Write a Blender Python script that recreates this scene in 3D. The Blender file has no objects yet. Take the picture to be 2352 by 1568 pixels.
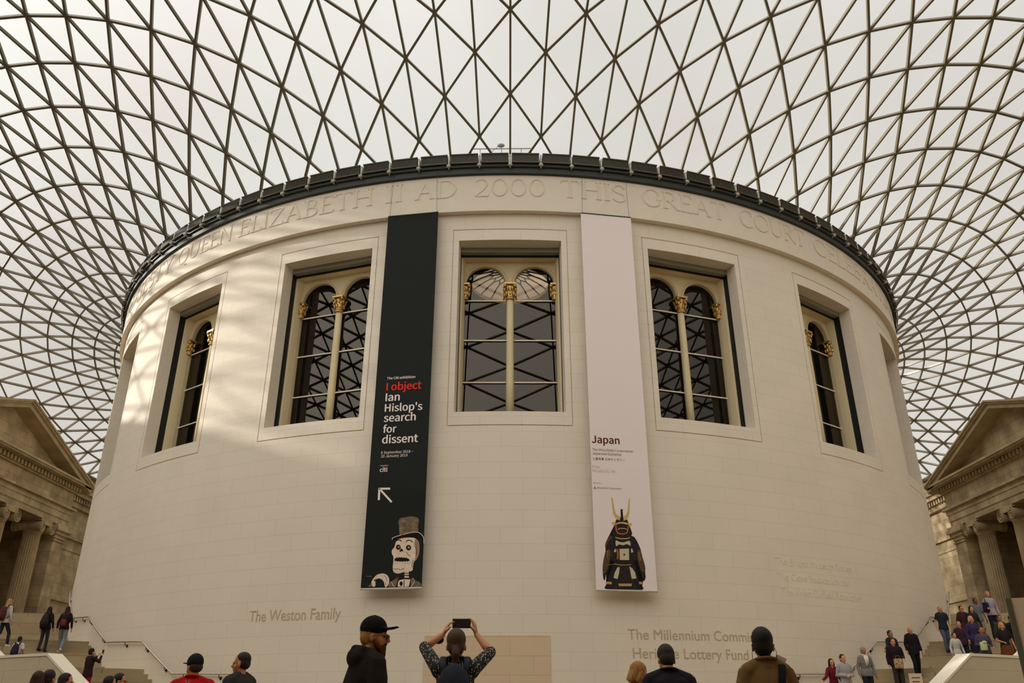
import bpy, bmesh, math, random
from mathutils import Vector, Matrix, Quaternion
random.seed(7)
sc = bpy.context.scene
COL = sc.collection
PI = math.pi
R_ = math.radians
def S2L(c): return c/12.92 if c <= .04045 else ((c+.055)/1.055)**2.4
def rgb(r, g, b): return (S2L(r/255), S2L(g/255), S2L(b/255), 1)

# ------------------------------------------------------------------ materials
def mat(name, col, rough=.7, metal=0., spec=.5, noise=None, bump=None, coords='Object'):
    m = bpy.data.materials.new(name); m.use_nodes = True
    nt = m.node_tree; b = nt.nodes['Principled BSDF']
    b.inputs['Base Color'].default_value = col
    b.inputs['Roughness'].default_value = rough
    b.inputs['Metallic'].default_value = metal
    b.inputs['Specular IOR Level'].default_value = spec
    if noise:
        sc_, amt = noise
        tc = nt.nodes.new('ShaderNodeTexCoord'); n = nt.nodes.new('ShaderNodeTexNoise')
        n.inputs['Scale'].default_value = sc_; n.inputs['Detail'].default_value = 6
        nt.links.new(tc.outputs[coords], n.inputs['Vector'])
        mr = nt.nodes.new('ShaderNodeMapRange'); mr.inputs[1].default_value = .25; mr.inputs[2].default_value = .75
        mr.inputs[3].default_value = 1-amt; mr.inputs[4].default_value = 1+amt
        nt.links.new(n.outputs[0], mr.inputs[0])
        mx = nt.nodes.new('ShaderNodeVectorMath'); mx.operation = 'SCALE'
        mx.inputs[0].default_value = col[:3]; nt.links.new(mr.outputs[0], mx.inputs['Scale'])
        nt.links.new(mx.outputs[0], b.inputs['Base Color'])
        if bump:
            bp = nt.nodes.new('ShaderNodeBump'); bp.inputs['Strength'].default_value = bump; bp.inputs['Distance'].default_value = .02
            nt.links.new(n.outputs[0], bp.inputs['Height']); nt.links.new(bp.outputs[0], b.inputs['Normal'])
    return m

def brick_mat(name, c1, c2, cm, bw, bh, mortar, rough=.75, blotch=.06, bscale=.6, uv=True, offs=.5):
    m = bpy.data.materials.new(name); m.use_nodes = True
    nt = m.node_tree; b = nt.nodes['Principled BSDF']; b.inputs['Roughness'].default_value = rough
    b.inputs['Specular IOR Level'].default_value = .25
    tc = nt.nodes.new('ShaderNodeTexCoord'); br = nt.nodes.new('ShaderNodeTexBrick')
    nt.links.new(tc.outputs['UV'], br.inputs['Vector'])
    br.inputs['Color1'].default_value = c1; br.inputs['Color2'].default_value = c2; br.inputs['Mortar'].default_value = cm
    br.inputs['Scale'].default_value = 1; br.inputs['Mortar Size'].default_value = mortar
    br.inputs['Mortar Smooth'].default_value = .3
    br.inputs['Brick Width'].default_value = bw; br.inputs['Row Height'].default_value = bh; br.offset = offs
    n = nt.nodes.new('ShaderNodeTexNoise'); n.inputs['Scale'].default_value = bscale; n.inputs['Detail'].default_value = 5
    nt.links.new(tc.outputs['Object'], n.inputs['Vector'])
    mr = nt.nodes.new('ShaderNodeMapRange'); mr.inputs[1].default_value = .3; mr.inputs[2].default_value = .7
    mr.inputs[3].default_value = 1-blotch; mr.inputs[4].default_value = 1+blotch
    nt.links.new(n.outputs[0], mr.inputs[0])
    mx = nt.nodes.new('ShaderNodeVectorMath'); mx.operation = 'SCALE'
    nt.links.new(br.outputs['Color'], mx.inputs[0]); nt.links.new(mr.outputs[0], mx.inputs['Scale'])
    nt.links.new(mx.outputs[0], b.inputs['Base Color'])
    return m

def thin_glass(name, tint, fac, rough=0.0, face=False, gc=(1, .95, .86, 1)):
    m = bpy.data.materials.new(name); m.use_nodes = True
    nt = m.node_tree; nt.nodes.clear()
    o = nt.nodes.new('ShaderNodeOutputMaterial'); t = nt.nodes.new('ShaderNodeBsdfTransparent'); t.inputs[0].default_value = tint
    g = nt.nodes.new('ShaderNodeBsdfGlossy'); g.inputs['Roughness'].default_value = rough; g.inputs['Color'].default_value = gc
    mx = nt.nodes.new('ShaderNodeMixShader')
    if face:   # two-sided Schlick reflectance
        f = nt.nodes.new('ShaderNodeLayerWeight'); f.inputs['Blend'].default_value = .5
        p5 = nt.nodes.new('ShaderNodeMath'); p5.operation = 'POWER'; p5.inputs[1].default_value = 5; nt.links.new(f.outputs['Facing'], p5.inputs[0])
        ma = nt.nodes.new('ShaderNodeMath'); ma.operation = 'MULTIPLY_ADD'; ma.inputs[1].default_value = .8; ma.inputs[2].default_value = fac
        nt.links.new(p5.outputs[0], ma.inputs[0]); nt.links.new(ma.outputs[0], mx.inputs[0])
    else: mx.inputs[0].default_value = fac
    nt.links.new(t.outputs[0], mx.inputs[1]); nt.links.new(g.outputs[0], mx.inputs[2]); nt.links.new(mx.outputs[0], o.inputs[0])
    return m

STONE = rgb(227, 215, 197)
M = {}
M['stone'] = brick_mat('pale_limestone', rgb(228, 216, 198), rgb(226, 214, 196), rgb(204, 191, 170), 1.42, .533, .006, blotch=.03, bscale=.5)
M['stone_b'] = brick_mat('balustrade_limestone_shaded', rgb(196, 182, 156), rgb(192, 178, 152), rgb(168, 154, 130), 1.6, 1.1, .007, blotch=.06)  # same stone as the drum, with shade put into a darker colour
M['stone_plain'] = mat('pale_limestone_plain', STONE, .75, spec=.25, noise=(3, .03))
M['letter'] = mat('letter_stone', rgb(224, 211, 190), .8, spec=.2)
M['letter2'] = mat('incised_letter_stone', rgb(190, 172, 144), .9, spec=.1)
M['patch'] = brick_mat('warm_screen_panel', rgb(214, 190, 160), rgb(212, 188, 158), rgb(180, 158, 130), 1.45, .533, .007, blotch=.03)
M['old'] = brick_mat('weathered_portland_stone', rgb(176, 156, 122), rgb(160, 141, 108), rgb(118, 102, 78), 1.5, .75, .012, blotch=.3, bscale=.9)
M['old_plain'] = mat('weathered_stone_plain', rgb(170, 150, 116), .85, spec=.2, noise=(1.2, .22))
M['old_dark'] = mat('dark_interior_stone', rgb(80, 68, 52), .9, spec=.1, noise=(1.2, .2))
M['steel'] = mat('roof_steel_paint', rgb(112, 103, 80), .35, spec=.5)
M['darksteel'] = mat('dark_green_grey_steel', rgb(38, 43, 36), .5)
M['lightsteel'] = mat('pale_bracket_metal', rgb(190, 184, 168), .4, spec=.6)
M['louvre'] = mat('louvre_bronze', rgb(40, 37, 30), .45)
M['louvre_fin'] = mat('louvre_fin', rgb(84, 76, 58), .5)
M['roofglass'] = thin_glass('roof_glass', (.95, .95, .94, 1), .04, face=True)
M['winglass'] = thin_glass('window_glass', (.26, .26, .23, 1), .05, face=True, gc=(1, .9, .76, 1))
M['pinkglass'] = thin_glass('skylight_glass', (.95, .80, .74, 1), .05)
M['cream'] = mat('cream_window_paint', rgb(222, 205, 165), .6, spec=.3)
M['gold'] = mat('gilded_leaf', rgb(206, 168, 98), .35, metal=.6, noise=(30, .5))
M['black'] = mat('black_gap_frame', rgb(20, 24, 24), .5)
M['greyband'] = mat('grey_blind_box', rgb(140, 136, 122), .4)
M['bar'] = mat('white_glazing_bar', rgb(232, 220, 198), .5)
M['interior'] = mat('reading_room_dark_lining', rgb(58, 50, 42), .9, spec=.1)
M['lead'] = mat('dome_lead_roofing', rgb(120, 122, 118), .6)
M['floor'] = brick_mat('floor_limestone', rgb(152, 140, 120), rgb(146, 134, 114), rgb(160, 150, 130), 1.2, .8, .006, rough=.35, blotch=.05)
M['step'] = brick_mat('stair_stone', rgb(172, 154, 122), rgb(160, 143, 112), rgb(120, 106, 84), 1.6, .5, .008, blotch=.12)
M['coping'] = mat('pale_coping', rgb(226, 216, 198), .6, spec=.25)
M['rail'] = mat('brushed_steel_rail', rgb(200, 192, 176), .28, metal=.9)
M['ban_black'] = mat('black_banner_fabric', rgb(26, 29, 27), .75, spec=.2)
M['ban_white'] = mat('pale_banner_fabric', rgb(236, 223, 219), .8, spec=.15)
def flat(name, c, r=.8): return mat(name, rgb(*c), r, spec=.15)
M['p_white'] = flat('print_white', (238, 226, 216)); M['p_red'] = flat('print_red', (236, 52, 44))
M['p_dred'] = flat('print_dark_red', (96, 28, 24)); M['p_dark'] = flat('print_dark', (78, 66, 58))
M['p_faint'] = flat('print_faint', (196, 176, 158)); M['p_bone'] = mat('print_bone', rgb(228, 206, 184), .8, spec=.1, noise=(9, .12))
M['p_bone2'] = flat('print_bone_shade', (160, 128, 104)); M['p_hat'] = mat('print_hat', rgb(120, 104, 82), .8, spec=.1, noise=(7, .5))
M['p_ink'] = flat('print_ink', (24, 22, 20)); M['p_navy'] = mat('print_armour', rgb(44, 40, 40), .8, spec=.1, noise=(14, .35))
M['p_gold'] = flat('print_gold', (206, 172, 104)); M['p_orange'] = flat('print_orange', (186, 96, 44))
M['p_plate'] = flat('print_plate', (196, 184, 156)); M['p_brown'] = mat('print_sleeve', rgb(86, 68, 46), .8, spec=.1, noise=(20, .4))
M['p_tan'] = flat('print_tan', (190, 148, 84))
M['sign'] = flat('sign_board_face', (226, 206, 176)); M['sign_edge'] = flat('sign_board_edge', (104, 104, 88))
M['sign_text'] = flat('sign_text', (60, 52, 46))
M['skin'] = mat('skin_light', rgb(196, 134, 92), .55); M['skin2'] = mat('skin_tan', rgb(160, 104, 68), .55)
M['skin3'] = mat('skin_dark', rgb(112, 72, 48), .55)
M['eye'] = flat('eye_dark', (30, 22, 18), .3); M['lip'] = flat('lip', (140, 72, 60))
_cc = {}
def cloth(c, r=.9):
    if c not in _cc: _cc[c] = mat('fabric_%02x%02x%02x' % c, rgb(*c), r, spec=.12, noise=(18, .14))
    return _cc[c]
def stripe(name, c1, c2, scale, axis='Z'):
    m = bpy.data.materials.new(name); m.use_nodes = True; nt = m.node_tree; b = nt.nodes['Principled BSDF']
    b.inputs['Roughness'].default_value = .9
    tc = nt.nodes.new('ShaderNodeTexCoord'); w = nt.nodes.new('ShaderNodeTexWave'); w.bands_direction = axis
    w.inputs['Scale'].default_value = scale; w.inputs['Distortion'].default_value = .6
    nt.links.new(tc.outputs['Object'], w.inputs['Vector'])
    cr = nt.nodes.new('ShaderNodeValToRGB'); cr.color_ramp.interpolation = 'CONSTANT'
    cr.color_ramp.elements[0].color = rgb(*c1); cr.color_ramp.elements[1].position = .5; cr.color_ramp.elements[1].color = rgb(*c2)
    nt.links.new(w.outputs['Color'], cr.inputs[0]); nt.links.new(cr.outputs[0], b.inputs['Base Color'])
    return m
def spots(name, c1, c2, scale, th=.33):
    m = bpy.data.materials.new(name); m.use_nodes = True; nt = m.node_tree; b = nt.nodes['Principled BSDF']
    b.inputs['Roughness'].default_value = .9
    tc = nt.nodes.new('ShaderNodeTexCoord'); v = nt.nodes.new('ShaderNodeTexVoronoi'); v.inputs['Scale'].default_value = scale
    mp = nt.nodes.new('ShaderNodeMapping'); mp.inputs['Scale'].default_value = (1.5, 1.5, .8)
    nt.links.new(tc.outputs['Object'], mp.inputs[0]); nt.links.new(mp.outputs[0], v.inputs['Vector'])
    cr = nt.nodes.new('ShaderNodeValToRGB'); cr.color_ramp.interpolation = 'CONSTANT'
    cr.color_ramp.elements[0].color = rgb(*c2); cr.color_ramp.elements[1].position = th; cr.color_ramp.elements[1].color = rgb(*c1)
    nt.links.new(v.outputs['Distance'], cr.inputs[0]); nt.links.new(cr.outputs[0], b.inputs['Base Color'])
    return m

# ------------------------------------------------------------------ object helpers
def link(name, me, material=None, parent=None, smooth=False):
    o = bpy.data.objects.new(name, me); COL.objects.link(o)
    if material: me.materials.append(material)
    if parent is not None: o.parent = parent
    if smooth:
        for p in me.polygons: p.use_smooth = True
    return o
def obj(name, bm, material=None, parent=None, smooth=False):
    me = bpy.data.meshes.new(name); bm.normal_update(); bm.to_mesh(me); bm.free()
    return link(name, me, material, parent, smooth)
def tag(o, label=None, cat=None, group=None, kind=None):
    if label: o['label'] = label
    if cat: o['category'] = cat
    if group: o['group'] = group
    if kind: o['kind'] = kind
    return o
def thing(name, label, cat, loc=(0, 0, 0), rz=0, group=None, kind=None):
    o = bpy.data.objects.new(name, None); COL.objects.link(o); o.location = loc; o.rotation_euler = (0, 0, rz)
    o.empty_display_size = .2
    return tag(o, label, cat, group, kind)
def copy_tree(o, parent=None):
    c = o.copy(); COL.objects.link(c); c.parent = parent
    for ch in list(o.children): copy_tree(ch, c)
    return c
def box(bm, x0, x1, y0, y1, z0, z1):
    v = [bm.verts.new(p) for p in ((x0, y0, z0), (x1, y0, z0), (x1, y1, z0), (x0, y1, z0), (x0, y0, z1), (x1, y0, z1), (x1, y1, z1), (x0, y1, z1))]
    for f in ((3, 2, 1, 0), (4, 5, 6, 7), (0, 1, 5, 4), (1, 2, 6, 5), (2, 3, 7, 6), (3, 0, 4, 7)): bm.faces.new([v[i] for i in f])
    return v
def prism(bm, pts, h0, h1, f):
    """extrude 2-D outline pts between depth h0 and h1; f maps (u,v,h)->xyz"""
    a = [bm.verts.new(f(u, v, h0)) for u, v in pts]; b = [bm.verts.new(f(u, v, h1)) for u, v in pts]
    n = len(pts)
    try: bm.faces.new(a[::-1]); bm.faces.new(b)
    except ValueError: pass
    for i in range(n): bm.faces.new((a[i], a[(i+1) % n], b[(i+1) % n], b[i]))
def tube(bm, pts, rad, seg=10, side=None, caps=True):
    """closed tube through pts; rad: list of r or (rx,ry)."""
    pts = [Vector(p) for p in pts]; n = len(pts); rings = []
    prev = None
    for i, p in enumerate(pts):
        t = (pts[min(i+1, n-1)]-pts[max(i-1, 0)])
        t = t.normalized() if t.length > 1e-9 else Vector((0, 0, 1))
        s = Vector(side) if side is not None else (prev if prev is not None else (Vector((1, 0, 0)) if abs(t.x) < .8 else Vector((0, 1, 0))))
        s = s-t*s.dot(t)
        if s.length < 1e-4: s = Vector((0, 1, 0))-t*t.y
        s.normalize(); prev = s; u = t.cross(s)
        r = rad[i] if isinstance(rad, (list, tuple)) else rad
        rx, ry = r if isinstance(r, (list, tuple)) else (r, r)
        rings.append([bm.verts.new(p+s*(rx*math.cos(2*PI*k/seg))+u*(ry*math.sin(2*PI*k/seg))) for k in range(seg)])
    for a, b in zip(rings, rings[1:]):
        for k in range(seg): bm.faces.new((a[k], a[(k+1) % seg], b[(k+1) % seg], b[k]))
    if caps: bm.faces.new(rings[0][::-1]); bm.faces.new(rings[-1])
def ellipsoid(bm, c, r, seg=14, rings=9, rot=None):
    c = Vector(c); grid = []
    for i in range(1, rings):
        a = PI*i/rings; row = []
        for k in range(seg):
            b = 2*PI*k/seg
            v = Vector((r[0]*math.sin(a)*math.cos(b), r[1]*math.sin(a)*math.sin(b), r[2]*math.cos(a)))
            if rot is not None: v = rot @ v
            row.append(bm.verts.new(c+v))
        grid.append(row)
    tp = Vector((0, 0, r[2])); bt = -tp
    if rot is not None: tp = rot @ tp; bt = rot @ bt
    T = bm.verts.new(c+tp); B = bm.verts.new(c+bt)
    for a, b in zip(grid, grid[1:]):
        for k in range(seg): bm.faces.new((a[k], b[k], b[(k+1) % seg], a[(k+1) % seg]))
    for k in range(seg):
        bm.faces.new((T, grid[0][k], grid[0][(k+1) % seg])); bm.faces.new((B, grid[-1][(k+1) % seg], grid[-1][k]))
def lathe(bm, prof, seg=64, a0=0, a1=2*PI):
    full = abs(a1-a0-2*PI) < 1e-6; n = seg if full else seg+1
    rows = [[bm.verts.new((r*math.cos(a0+(a1-a0)*k/seg), r*math.sin(a0+(a1-a0)*k/seg), z)) for k in range(n)] for r, z in prof]
    for a, b in zip(rows, rows[1:]):
        for k in range(seg):
            k2 = (k+1) % n; bm.faces.new((a[k], a[k2], b[k2], b[k]))
def set_uv(me, fn):
    uv = me.uv_layers.new(name='UVMap')
    for p in me.polygons:
        c = p.center; n = p.normal
        for li in p.loop_indices: uv.data[li].uv = fn(me.vertices[me.loops[li].vertex_index].co, n, c)
def uv_box(co, n, c):
    a = (abs(n.x), abs(n.y), abs(n.z)); k = a.index(max(a))
    return (co.y, co.z) if k == 0 else ((co.x, co.z) if k == 1 else (co.x, co.y))

# ------------------------------------------------------------------ camera
CAM_D, EYE, FPX, TILT, YAW = 48.306, 1.2, 1862.5, R_(24.395), R_(.1555)
cam = bpy.data.cameras.new('camera'); cam.lens = FPX/2352*36; cam.sensor_width = 36; cam.clip_end = 600
co = bpy.data.objects.new('camera', cam); COL.objects.link(co)
co.location = (0, -CAM_D, EYE); co.rotation_euler = (PI/2+TILT, 0, -YAW); sc.camera = co
def ray(px, py):
    A, B = px-1176, py-784; y = math.cos(TILT)+math.sin(TILT)*B/FPX; z = math.sin(TILT)-math.cos(TILT)*B/FPX; x = A/FPX
    c, s = math.cos(YAW), math.sin(YAW)
    return Vector((c*x+s*y, -s*x+c*y, z))
def at_dist(px, py, d):
    """a point in the hall d metres north of the camera, seen at this bearing"""
    v = ray(px, py); return Vector((0, -CAM_D, EYE))+v*(d/v.y)

# ------------------------------------------------------------------ the great roof
RA, RB, RC, RD = 22.245, 36.625, 46.025, 51.125
def zroof(x, y):
    r = max(math.hypot(x, y), 1e-3); th = math.atan2(y, x); a = RA
    psi = (1-x/RB)*(1+x/RB)*(1-y/RC)*(1+y/RD)
    den = (1-a*x/(r*RB))*(1+a*x/(r*RB))*(1-a*y/(r*RC))*(1+a*y/(r*RD))
    z1 = 1.245*psi/den+19.71
    al = (r/a-1)*psi; C2 = math.cos(2*th); s = math.sin(th)
    z2 = al*(.5*((35+10*psi)*.5*(1+C2)+12*(.5*(1-C2)+s)+(7.5+12*psi)*(.5*(1-C2)-s)-1.6)-5*(1+C2)+10*(.5*(.5*(1-C2)+s))**2*(1-3*al))
    S = 0
    for X in (RB-x, RB+x):
        for Y in (RC-y, RD+y):
            X_ = max(X, 1e-3); Y_ = max(Y, 1e-3); S += math.hypot(X_, Y_)/(X_*Y_)
    be = (1-a/r)/S
    z3 = be*(.5*(1.75*(1+C2)+1.5*(1-C2)+.3*s)+1.05*(math.exp(-14*(1-x/RB))+math.exp(-14*(1+x/RB)))*(math.exp(-14*(1-y/RC))+math.exp(-14*(1+y/RD))))
    return z1+z2+z3
CR = [21.6623868, 1.0133059, -0.0322706, 0.108857, 0.1901245, -0.1088467, -0.0013883, 0.0049599, 0.0027305, -0.0063508, 0.0032472]
CS = [0.3836451, -0.2633793, -0.2809865, 0.1205376, 0.0556759, -0.0197689, -0.0007802, 0.0141392, 0.0069592, 0.0028074]
def rt(i, ph):
    r = CR[0]+sum(i*math.cos(k*ph)*CR[1+k]+i*i*math.cos(k*ph)*CR[6+k] for k in range(5))
    t = math.degrees(ph)+sum(i*math.sin(k*ph)*CS[k-1]+i*i*math.sin(k*ph)*CS[4+k] for k in range(1, 6))
    return r, t
def node(i, j):
    sg = -1 if j < 0 else 1; ph = R_(3*abs(j))
    if i <= 17: r, t = rt(i, ph)
    else:
        r1, t1 = rt(17, ph); r0, t0 = rt(16, ph); r = r1+(i-17)*max(.7, r1-r0); t = t1+(i-17)*(t1-t0)*.35
    t = R_(t)*sg
    return Vector((r*math.sin(t), -r*math.cos(t), 0))
NI = 46
inside = lambda p: abs(p.x) <= RB and -RD <= p.y <= RC
def norm_j(j): return ((j+60) % 120)-60
NODES = {}
for j in range(-60, 60):
    for i in range(NI):
        if (i+j) % 2 == 0: NODES[(i, j)] = node(i, j)
def lift(p): return Vector((p.x, p.y, zroof(p.x, p.y)))
def clip_to(p, q):
    t = 1.0
    for a, b, lo, hi in ((p.x, q.x, -RB, RB), (p.y, q.y, -RD, RC)):
        if b > hi: t = min(t, (hi-a)/(b-a))
        if b < lo: t = min(t, (lo-a)/(b-a))
    return p.lerp(q, t)
bars = bmesh.new(); panes = bmesh.new()
def zn(p):
    e = .05; dx = (zroof(p.x+e, p.y)-zroof(p.x-e, p.y))/(2*e); dy = (zroof(p.x, p.y+e)-zroof(p.x, p.y-e))/(2*e)
    return Vector((-dx, -dy, 1)).normalized()
def bar(bm, p, q, w, h):
    mid = (p+q)/2; n = zn(Vector((max(-RB+.2, min(RB-.2, mid.x)), max(-RD+.2, min(RC-.2, mid.y)), 0)))
    t = (q-p).normalized(); s = t.cross(n).normalized(); n = s.cross(t)
    top = .03; v = []
    for P in (p, q):
        for a, b in ((-1, 0), (1, 0), (1, 1), (-1, 1)):
            v.append(bm.verts.new(P+s*(a*w/2)-n*(b*h)+n*0))
    for f in ((3, 2, 1, 0), (4, 5, 6, 7), (0, 1, 5, 4), (1, 2, 6, 5), (2, 3, 7, 6), (3, 0, 4, 7)): bm.faces.new([v[i] for i in f])
for (i, j), p in NODES.items():
    if not inside(p): continue
    L = lift(p)
    n = zn(p)
    far = min(1., max(0., (math.hypot(p.x, p.y)-23)/18))
    w = .085+.025*far; h = .115+.04*far
    for (i2, j2) in ((i+1, norm_j(j+1)), (i+1, norm_j(j-1)), (i+2, j)):
        q = NODES.get((i2, j2))
        if q is None: continue
        qc = clip_to(p, q)
        if (qc-p).length < .05: continue
        bar(bars, L, lift(qc), w if i2 != i+2 else w*.9, h)
    # node casting
    tube(bars, [L+n*.01, L-n*(h+.01)], w*.95, 6)
    for dj in (-1, 1):
        # triangles (i,j),(i+1,j+dj),(i+2,j)
        a, b = NODES.get((i+1, norm_j(j+dj))), NODES.get((i+2, j))
        if a is None or b is None: continue
        P3 = [p, a, b]
        poly = [lift(x_ if inside(x_) else clip_to(p, x_))+Vector((0, 0, .03)) for x_ in P3]
        try: panes.faces.new([panes.verts.new(x_) for x_ in poly])
        except ValueError: pass
# edge beams along the court walls
for P, Q, n_ in ((Vector((-RB, -RD, 0)), Vector((-RB, RC, 0)), 60), (Vector((RB, -RD, 0)), Vector((RB, RC, 0)), 60), (Vector((-RB, -RD, 0)), Vector((RB, -RD, 0)), 50), (Vector((-RB, RC, 0)), Vector((RB, RC, 0)), 50)):
    for k in range(n_): bar(bars, lift(P.lerp(Q, k/n_)), lift(P.lerp(Q, (k+1)/n_)), .16, .22)
ceil = obj('ceiling', panes, M['roofglass']); tag(ceil, kind='structure')
obj('steel_lattice', bars, M['steel'], ceil)

# ------------------------------------------------------------------ drum (reading room) walls
RW, RF = 22.25, 22.49
SP = 18.553
WIN = list(range(-4, 5))
HG, HO = 5.53, 4.93       # half angles of groove frame and opening
ZG0, ZG1, ZO0, ZO1 = 9.92, 17.68, 10.42, 17.2
GW = .035; gd = math.degrees(GW/RW)
def P(th, r, z): return Vector((r*math.sin(th), -r*math.cos(th), z))
def build_drum():
    bm = bmesh.new(); ths = set()
    for k in WIN:
        c = k*SP
        for s in (-1, 1):
            ths |= {round(c+s*HG, 5), round(c+s*(HG-gd), 5), round(c+s*HO, 5)}
    a = -180.
    while a < 180: 
        if min(abs(a-t) for t in ths) > .25: ths.add(a)
        a += 1.0
    ths = sorted(ths); zs = [0, 2.2, 4.4, 6.6, 8.5, ZG0, ZG0+GW, ZO0, 12, 13.6, 15.3, ZO1, ZG1-GW, ZG1, 18.34]
    N = len(ths)
    def depth(t, z):
        for k in WIN:
            d = abs(t-k*SP)
            if d < HG+1e-4 and ZG0-1e-4 < z < ZG1+1e-4:
                if d < HO and ZO0 < z < ZO1: return .6
                if d > HG-gd-1e-4 or z < ZG0+GW or z > ZG1-GW: return .045
        return 0
    D = {}
    for i in range(N):
        t0 = ths[i]; t1 = ths[(i+1) % N]+(360 if i == N-1 else 0); tm = (t0+t1)/2
        for j in range(len(zs)-1): D[i, j] = depth(tm, (zs[j]+zs[j+1])/2)
    def q(a, b, c, d):
        bm.faces.new([bm.verts.new(x) for x in (a, b, c, d)])
    for i in range(N):
        t0, t1 = R_(ths[i]), R_(ths[(i+1) % N])
        for j in range(len(zs)-1):
            z0, z1 = zs[j], zs[j+1]; d = D[i, j]; r = RW-d
            if d < .5: q(P(t0, r, z0), P(t1, r, z0), P(t1, r, z1), P(t0, r, z1))
            dn = D[(i+1) % N, j]
            if dn != d:
                r2 = RW-dn; q(P(t1, r, z0), P(t1, r2, z0), P(t1, r2, z1), P(t1, r, z1))
            if j < len(zs)-2:
                du = D[i, j+1]
                if du != d:
                    r2 = RW-du; q(P(t0, r, z1), P(t1, r, z1), P(t1, r2, z1), P(t0, r2, z1))
    bmesh.ops.remove_doubles(bm, verts=bm.verts, dist=1e-4)
    bmesh.ops.recalc_face_normals(bm, faces=bm.faces)
    o = obj('wall_drum', bm, M['stone'])
    def uv(co, n, c):
        # angle unwrapped near the face centre
        a = math.atan2(co.x, -co.y); ac = math.atan2(c.x, -c.y)
        while a-ac > PI: a -= 2*PI
        while a-ac < -PI: a += 2*PI
        rad = abs(n.x*math.sin(ac)-n.y*math.cos(ac))
        if abs(n.z) > .5: return (a*RW, math.hypot(co.x, co.y))
        if rad < .5: return (math.hypot(co.x, co.y), co.z-.12)
        return (a*RW+.3, co.z-.12)
    set_uv(o.data, uv); tag(o, kind='structure'); return o
drum = build_drum()
# frieze band standing proud, with its lettering
bm = bmesh.new(); lathe(bm, [(RW-.02, 18.34), (RF, 18.34), (RF, 18.40), (RF, 19.94), (RW-.7, 19.94)], 240)
fr = obj('trim_1', bm, M['stone_plain'], None, False); tag(fr, 'pale stone frieze band with inscription round the drum top', kind='structure')
# inner lining
bm = bmesh.new()
for k0 in range(360):
    t = k0-180+.5; op = any(abs(t-k*SP) < HO for k in WIN)
    a0, a1 = R_(k0-180), R_(k0-179)
    for z0, z1 in ((0, ZO0), (ZO0, ZO1), (ZO1, 20.9)):
        if op and z0 == ZO0: continue
        bm.faces.new([bm.verts.new(x) for x in (P(a0, 20.6, z0), P(a0, 20.6, z1), P(a1, 20.6, z1), P(a1, 20.6, z0))])
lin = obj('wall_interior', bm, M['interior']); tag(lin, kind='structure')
bm = bmesh.new()
for k in WIN:
    for s in (-1, 1):
        a = R_(k*SP+s*HO)
        bm.faces.new([bm.verts.new(x) for x in (P(a, 20.6, ZO0), P(a, RW-1.36, ZO0), P(a, RW-1.36, ZO1), P(a, 20.6, ZO1))])
    for z in (ZO0, ZO1):
        bm.faces.new([bm.verts.new(x) for x in (P(R_(k*SP-HO), 20.6, z), P(R_(k*SP+HO), 20.6, z), P(R_(k*SP+HO), RW-1.36, z), P(R_(k*SP-HO), RW-1.36, z))])
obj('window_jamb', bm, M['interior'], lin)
# dome of the reading room with its skylight
bm = bmesh.new(); prof = []
for k in range(13):
    f = k/12; r = 21.0+(2.72-21.0)*f; prof.append((r, 20.4+6.8*math.sin(f*PI/2)))
lathe(bm, prof[::-1], 96)
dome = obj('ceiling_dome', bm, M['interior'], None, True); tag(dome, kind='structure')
bm = bmesh.new(); lathe(bm, [(21.6, 20.45), (20.6, 21.6), (18.5, 23.4), (15.5, 25.6), (12, 27.9), (9, 29.9), (7, 30.9), (5.6, 31.1), (5.2, 31.0)], 96)  # unseen outer dome, given a raised rim to shade the east portico
obj('dome_roof', bm, M['lead'], dome, True)
bm = bmesh.new(); lathe(bm, [(5.2, 31.0), (2.95, 27.2)], 64); obj('added_pale_shaft', bm, M['stone_plain'], dome, True)  # added shaft, kept pale so the skylight glass looks bright
sky = thing('skylight', 'glazed rose skylight with dark ribs and gilded rim seen through the centre window', 'skylight', (0, 0, 27.2)); sky.scale = (.86, .86, .86)
bm = bmesh.new(); lathe(bm, [(3.0, 0), (3.35, 0), (3.35, .3), (3.0, .3), (3.0, 0)], 64); obj('rim', bm, M['gold'], sky, True)
gl = bmesh.new(); rb = bmesh.new(); NP = 18
QS = .86
def cap(r): return .3+.95*(1-(r/3.05)**2)
for k in range(NP):
    a0, a1 = 2*PI*k/NP, 2*PI*(k+1)/NP
    rs = [3.05, 2.3, 1.6, .9, .3]
    for u, v in zip(rs, rs[1:]):
        gl.faces.new([gl.verts.new((r*math.cos(a), r*math.sin(a), cap(r))) for r, a in ((u, a0), (u, a1), (v, a1), (v, a0))])
    tube(rb, [(r*math.cos(a0), r*math.sin(a0), cap(r)) for r in (3.05, 2.3, 1.7)], .055, 6)
    am = (a0+a1)/2; p1 = (1.3*math.cos(am), 1.3*math.sin(am), cap(1.3))
    for a in (a0, a1): tube(rb, [(1.7*math.cos(a), 1.7*math.sin(a), cap(1.7)), p1], .05, 6)
    tube(rb, [p1, (.3*math.cos(am), .3*math.sin(am), cap(.3))], .05, 6)
lathe(gl, [(.3, cap(.3)), (.01, cap(0))], 18)
obj('glazing', gl, M['pinkglass'], sky); obj('rib', rb, M['black'], sky)

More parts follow.
